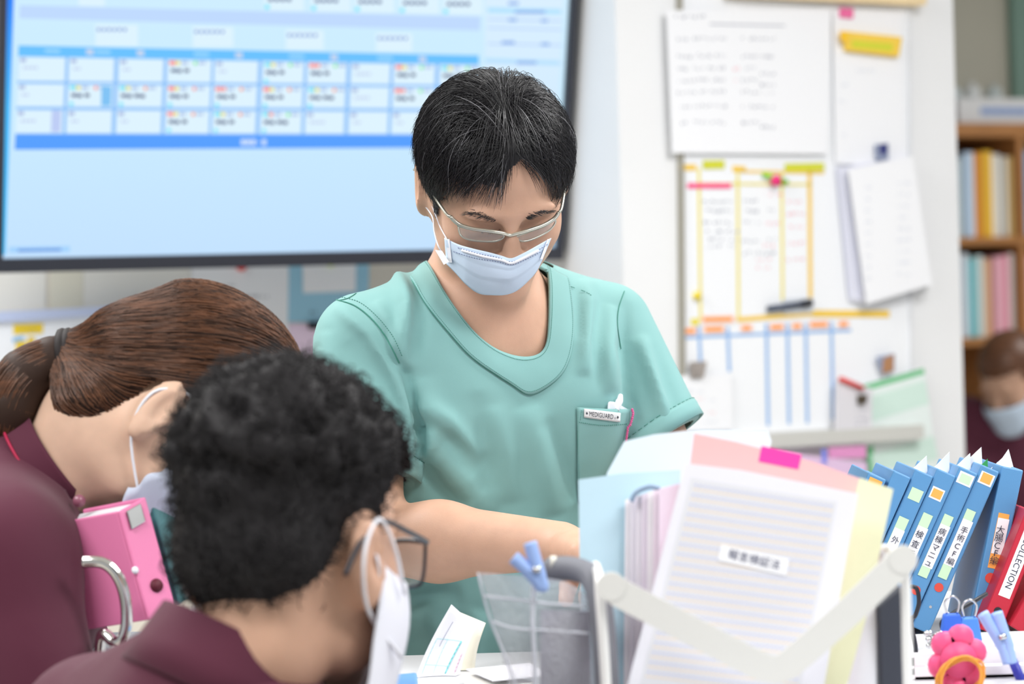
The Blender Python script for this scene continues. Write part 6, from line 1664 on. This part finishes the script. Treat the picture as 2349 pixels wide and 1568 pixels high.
# blue binder clips and silver ball chain
for k, (x, y, rgb, nm) in enumerate(((2186, 1432, (60, 110, 220), 'left'), (2226, 1440, (80, 140, 230), 'right'))):
    cl = root('binder_clip', 'blue binder clip above the pink flower holder, %s one' % nm, 'clip', at(x, y + 14, 2.36))
    q = at(x, y, 2.36); mb = MB(); mb.prism([q + Vector((-.012, 0, -.014)), q + Vector((.012, 0, -.014)), q + Vector((.008, 0, .010)), q + Vector((-.008, 0, .010))], (0, .012, 0)); bevel(mb.build('body', mat('clip_blue_%d' % k, rgb, .35), cl), .002)
    mb = MB(); mb.tube(smooth_curve([q + Vector((-.005, .004, .010)), q + Vector((-.007, .002, .022)), q + Vector((0, 0, .028)), q + Vector((.007, .002, .022)), q + Vector((.005, .004, .010))], 4), .0012, 6); mb.build('wire_arm', M_steel, cl, True)
ch = root('bead_chain', 'silver bead chain heaped beside the blue binder clips', 'chain', at(2140, 1485, 2.36))
rr = random.Random(4); mb = MB()
for i in range(16):
    q = at(2128 + (i % 6) * 8 + rr.uniform(-4, 4), 1456 + (i // 6) * 12 + rr.uniform(-4, 4), 2.355 + rr.uniform(-.006, .006)); mb.tube([q + Vector((0, 0, -.0034)), q + Vector((0, 0, -.002)), q, q + Vector((0, 0, .002)), q + Vector((0, 0, .0034))], [.0008, .0028, .0035, .0028, .0008], 8)
z = mb.build('beads', M_steel, ch, True); z['kind'] = 'stuff'
mb = MB(); mb.tube(smooth_curve([at(2088, 1344, 2.42), at(2103, 1350, 2.42), at(2108, 1380, 2.42), at(2100, 1410, 2.42), at(2090, 1424, 2.42), at(2100, 1480, 2.42), Vector((at(2100, 1480, 2.42).x, 2.42, CZ + .004))], 6), .0022, 8); tag(mb.build('black_cable', M_black, None, True), 'black cable loop beside the rack in front of the blue binders', 'cable')
mb = MB(); mb.tube(smooth_curve([at(2170, 1455, 2.40), at(2160, 1430, 2.40), at(2180, 1410, 2.40), at(2240, 1375, 2.42), at(2262, 1362, 2.44)], 6), .0024, 8); tag(mb.build('black_cable', M_black, None, True), 'black cable rising behind the blue binder clips', 'cable')
for k, (x, y) in enumerate(((2100, 1560), (2330, 1545))):
    q = at(x, y, 2.33); mb = MB(); mb.tube([Vector((q.x, q.y, CZ + .004)), q + Vector((0, 0, .0)), q + Vector((0, 0, .006))], [.010, .010, .007], 14); tag(mb.build('marker_cap', mat('cap_red', (225, 60, 60), .4), None, True), 'red marker cap in the white basket, %s end' % ('left', 'right')[k], 'marker')

# --- trolley with the pink binder
tz = .985; TXc, TYc = -.335, 2.34; tr = root('chart_trolley', 'chrome railed trolley carrying the pink binder beside the ponytailed person', 'trolley', (TXc, TYc, 0))
mb = MB(); mb.box((TXc, TYc, tz - .01), (.17, .28, .02)); mb.build('top_tray', mat('tray_grey', (190, 192, 196), .4), tr)
mb = MB(); mb.box((TXc, TYc, .25), (.16, .26, .02)); mb.build('lower_tray', mat('tray_grey', (190, 192, 196), .4), tr)
for x in (-.07, .07):
    for y in (-.12, .12):
        q = Vector((TXc + x, TYc + y, 0)); mb = MB(); mb.tube([q + Vector((0, 0, .06)), q + Vector((0, 0, tz - .02))], .011, 10); lg = mb.build('leg', M_steel, tr, True); mb = MB(); mb.tube([q + Vector((-.012, 0, .030)), q + Vector((.012, 0, .030))], .030, 14); mb.build('caster', M_black, lg, True)
M_chr = mat('chrome', (225, 225, 222), .12, .6, metal=1.0)
mb = MB(); mb.tube(smooth_curve([at(190, 1288, 2.20), at(235, 1290, 2.20), at(266, 1315, 2.20), at(285, 1360, 2.20), at(291, 1420, 2.20), at(282, 1462, 2.20), at(262, 1472, 2.205), at(234, 1456, 2.215), Vector((at(225, 1480, 2.225).x, 2.225, tz - .002))], 8), .0055, 10); mb.build('rail', M_chr, tr, True)
def box_from(name, label, O, A, W, D, m, mside, cat='binder'):
    """binder from spine bottom-left O, spine top-left A, spine bottom-right W and cover far corner D"""
    o = root(name, label, cat, O); v = A - O; u = W - O; d = D - O
    def cell(o0, du, dv, dd, nm, mm, bv=.002):
        mb = MB(); mb.prism([o0, o0 + du, o0 + du + dv, o0 + dv], dd); return bevel(mb.build(nm, mm, o), bv)
    t = .06
    n = d.normalized()
    cell(O, u, v, n * .003, 'spine', m); cell(O + n * .003, u.normalized() * .003, v, d, 'cover', mside); cell(O + u - u.normalized() * .003 + n * .003, u.normalized() * .003, v, d, 'cover', mside)
    cell(O + u * .12 + v * .03 + n * .012, u * .76, v * .94, d * .9, 'pages', M_inner, .0005)
    return o, u, v, n
M_pk1 = mat('binder_pink', (232, 132, 178), .38, .45, bump=.04, bscale=600)
O = at(342, 1422, 2.235); A_ = at(274, 1172, 2.25); W_ = at(402, 1386, 2.255); D_ = O + Vector((-.062, .035, -.012))
dz = 0
pbn, u_, v_, n_ = box_from('lever_binder', 'pink lever arch binder tilted on the trolley beside the maroon sleeve', O, A_, W_, D_, M_pk1, M_pk1)
nn_ = -u_.cross(v_).normalized()
if nn_.dot(FWD) > 0: nn_ = -nn_
q = O + u_ * .18 + v_ * .80 + nn_ * .001; mb = MB(); mb.prism([q, q + u_ * .55, q + u_ * .55 + v_ * .17, q + v_ * .17], nn_ * .002); bevel(mb.build('label_holder', M_steel, pbn), .001)
q = O + u_ * .55 + v_ * .24; mb = MB(); mb.disc(q, nn_, .0065, .0012, 18); mb.build('finger_hole', mat('hole_dark', (90, 20, 40), .6), pbn, True)
mb = MB(); q = O + u_ * -.02 + v_ * .46; mb.disc(q, nn_, .0035, .001, 12); mb.build('rivet', M_maskw, pbn, True)
O2 = O + Vector((.022, .045, .008)); tb, *_ = box_from('lever_binder', 'dark teal binder standing behind the pink binder', O2, O2 + (A_ - O) * .98, O2 + (W_ - O) * .8, O2 + (D_ - O), mat('binder_teal', (70, 120, 125), .4), mat('binder_teal', (70, 120, 125), .4))
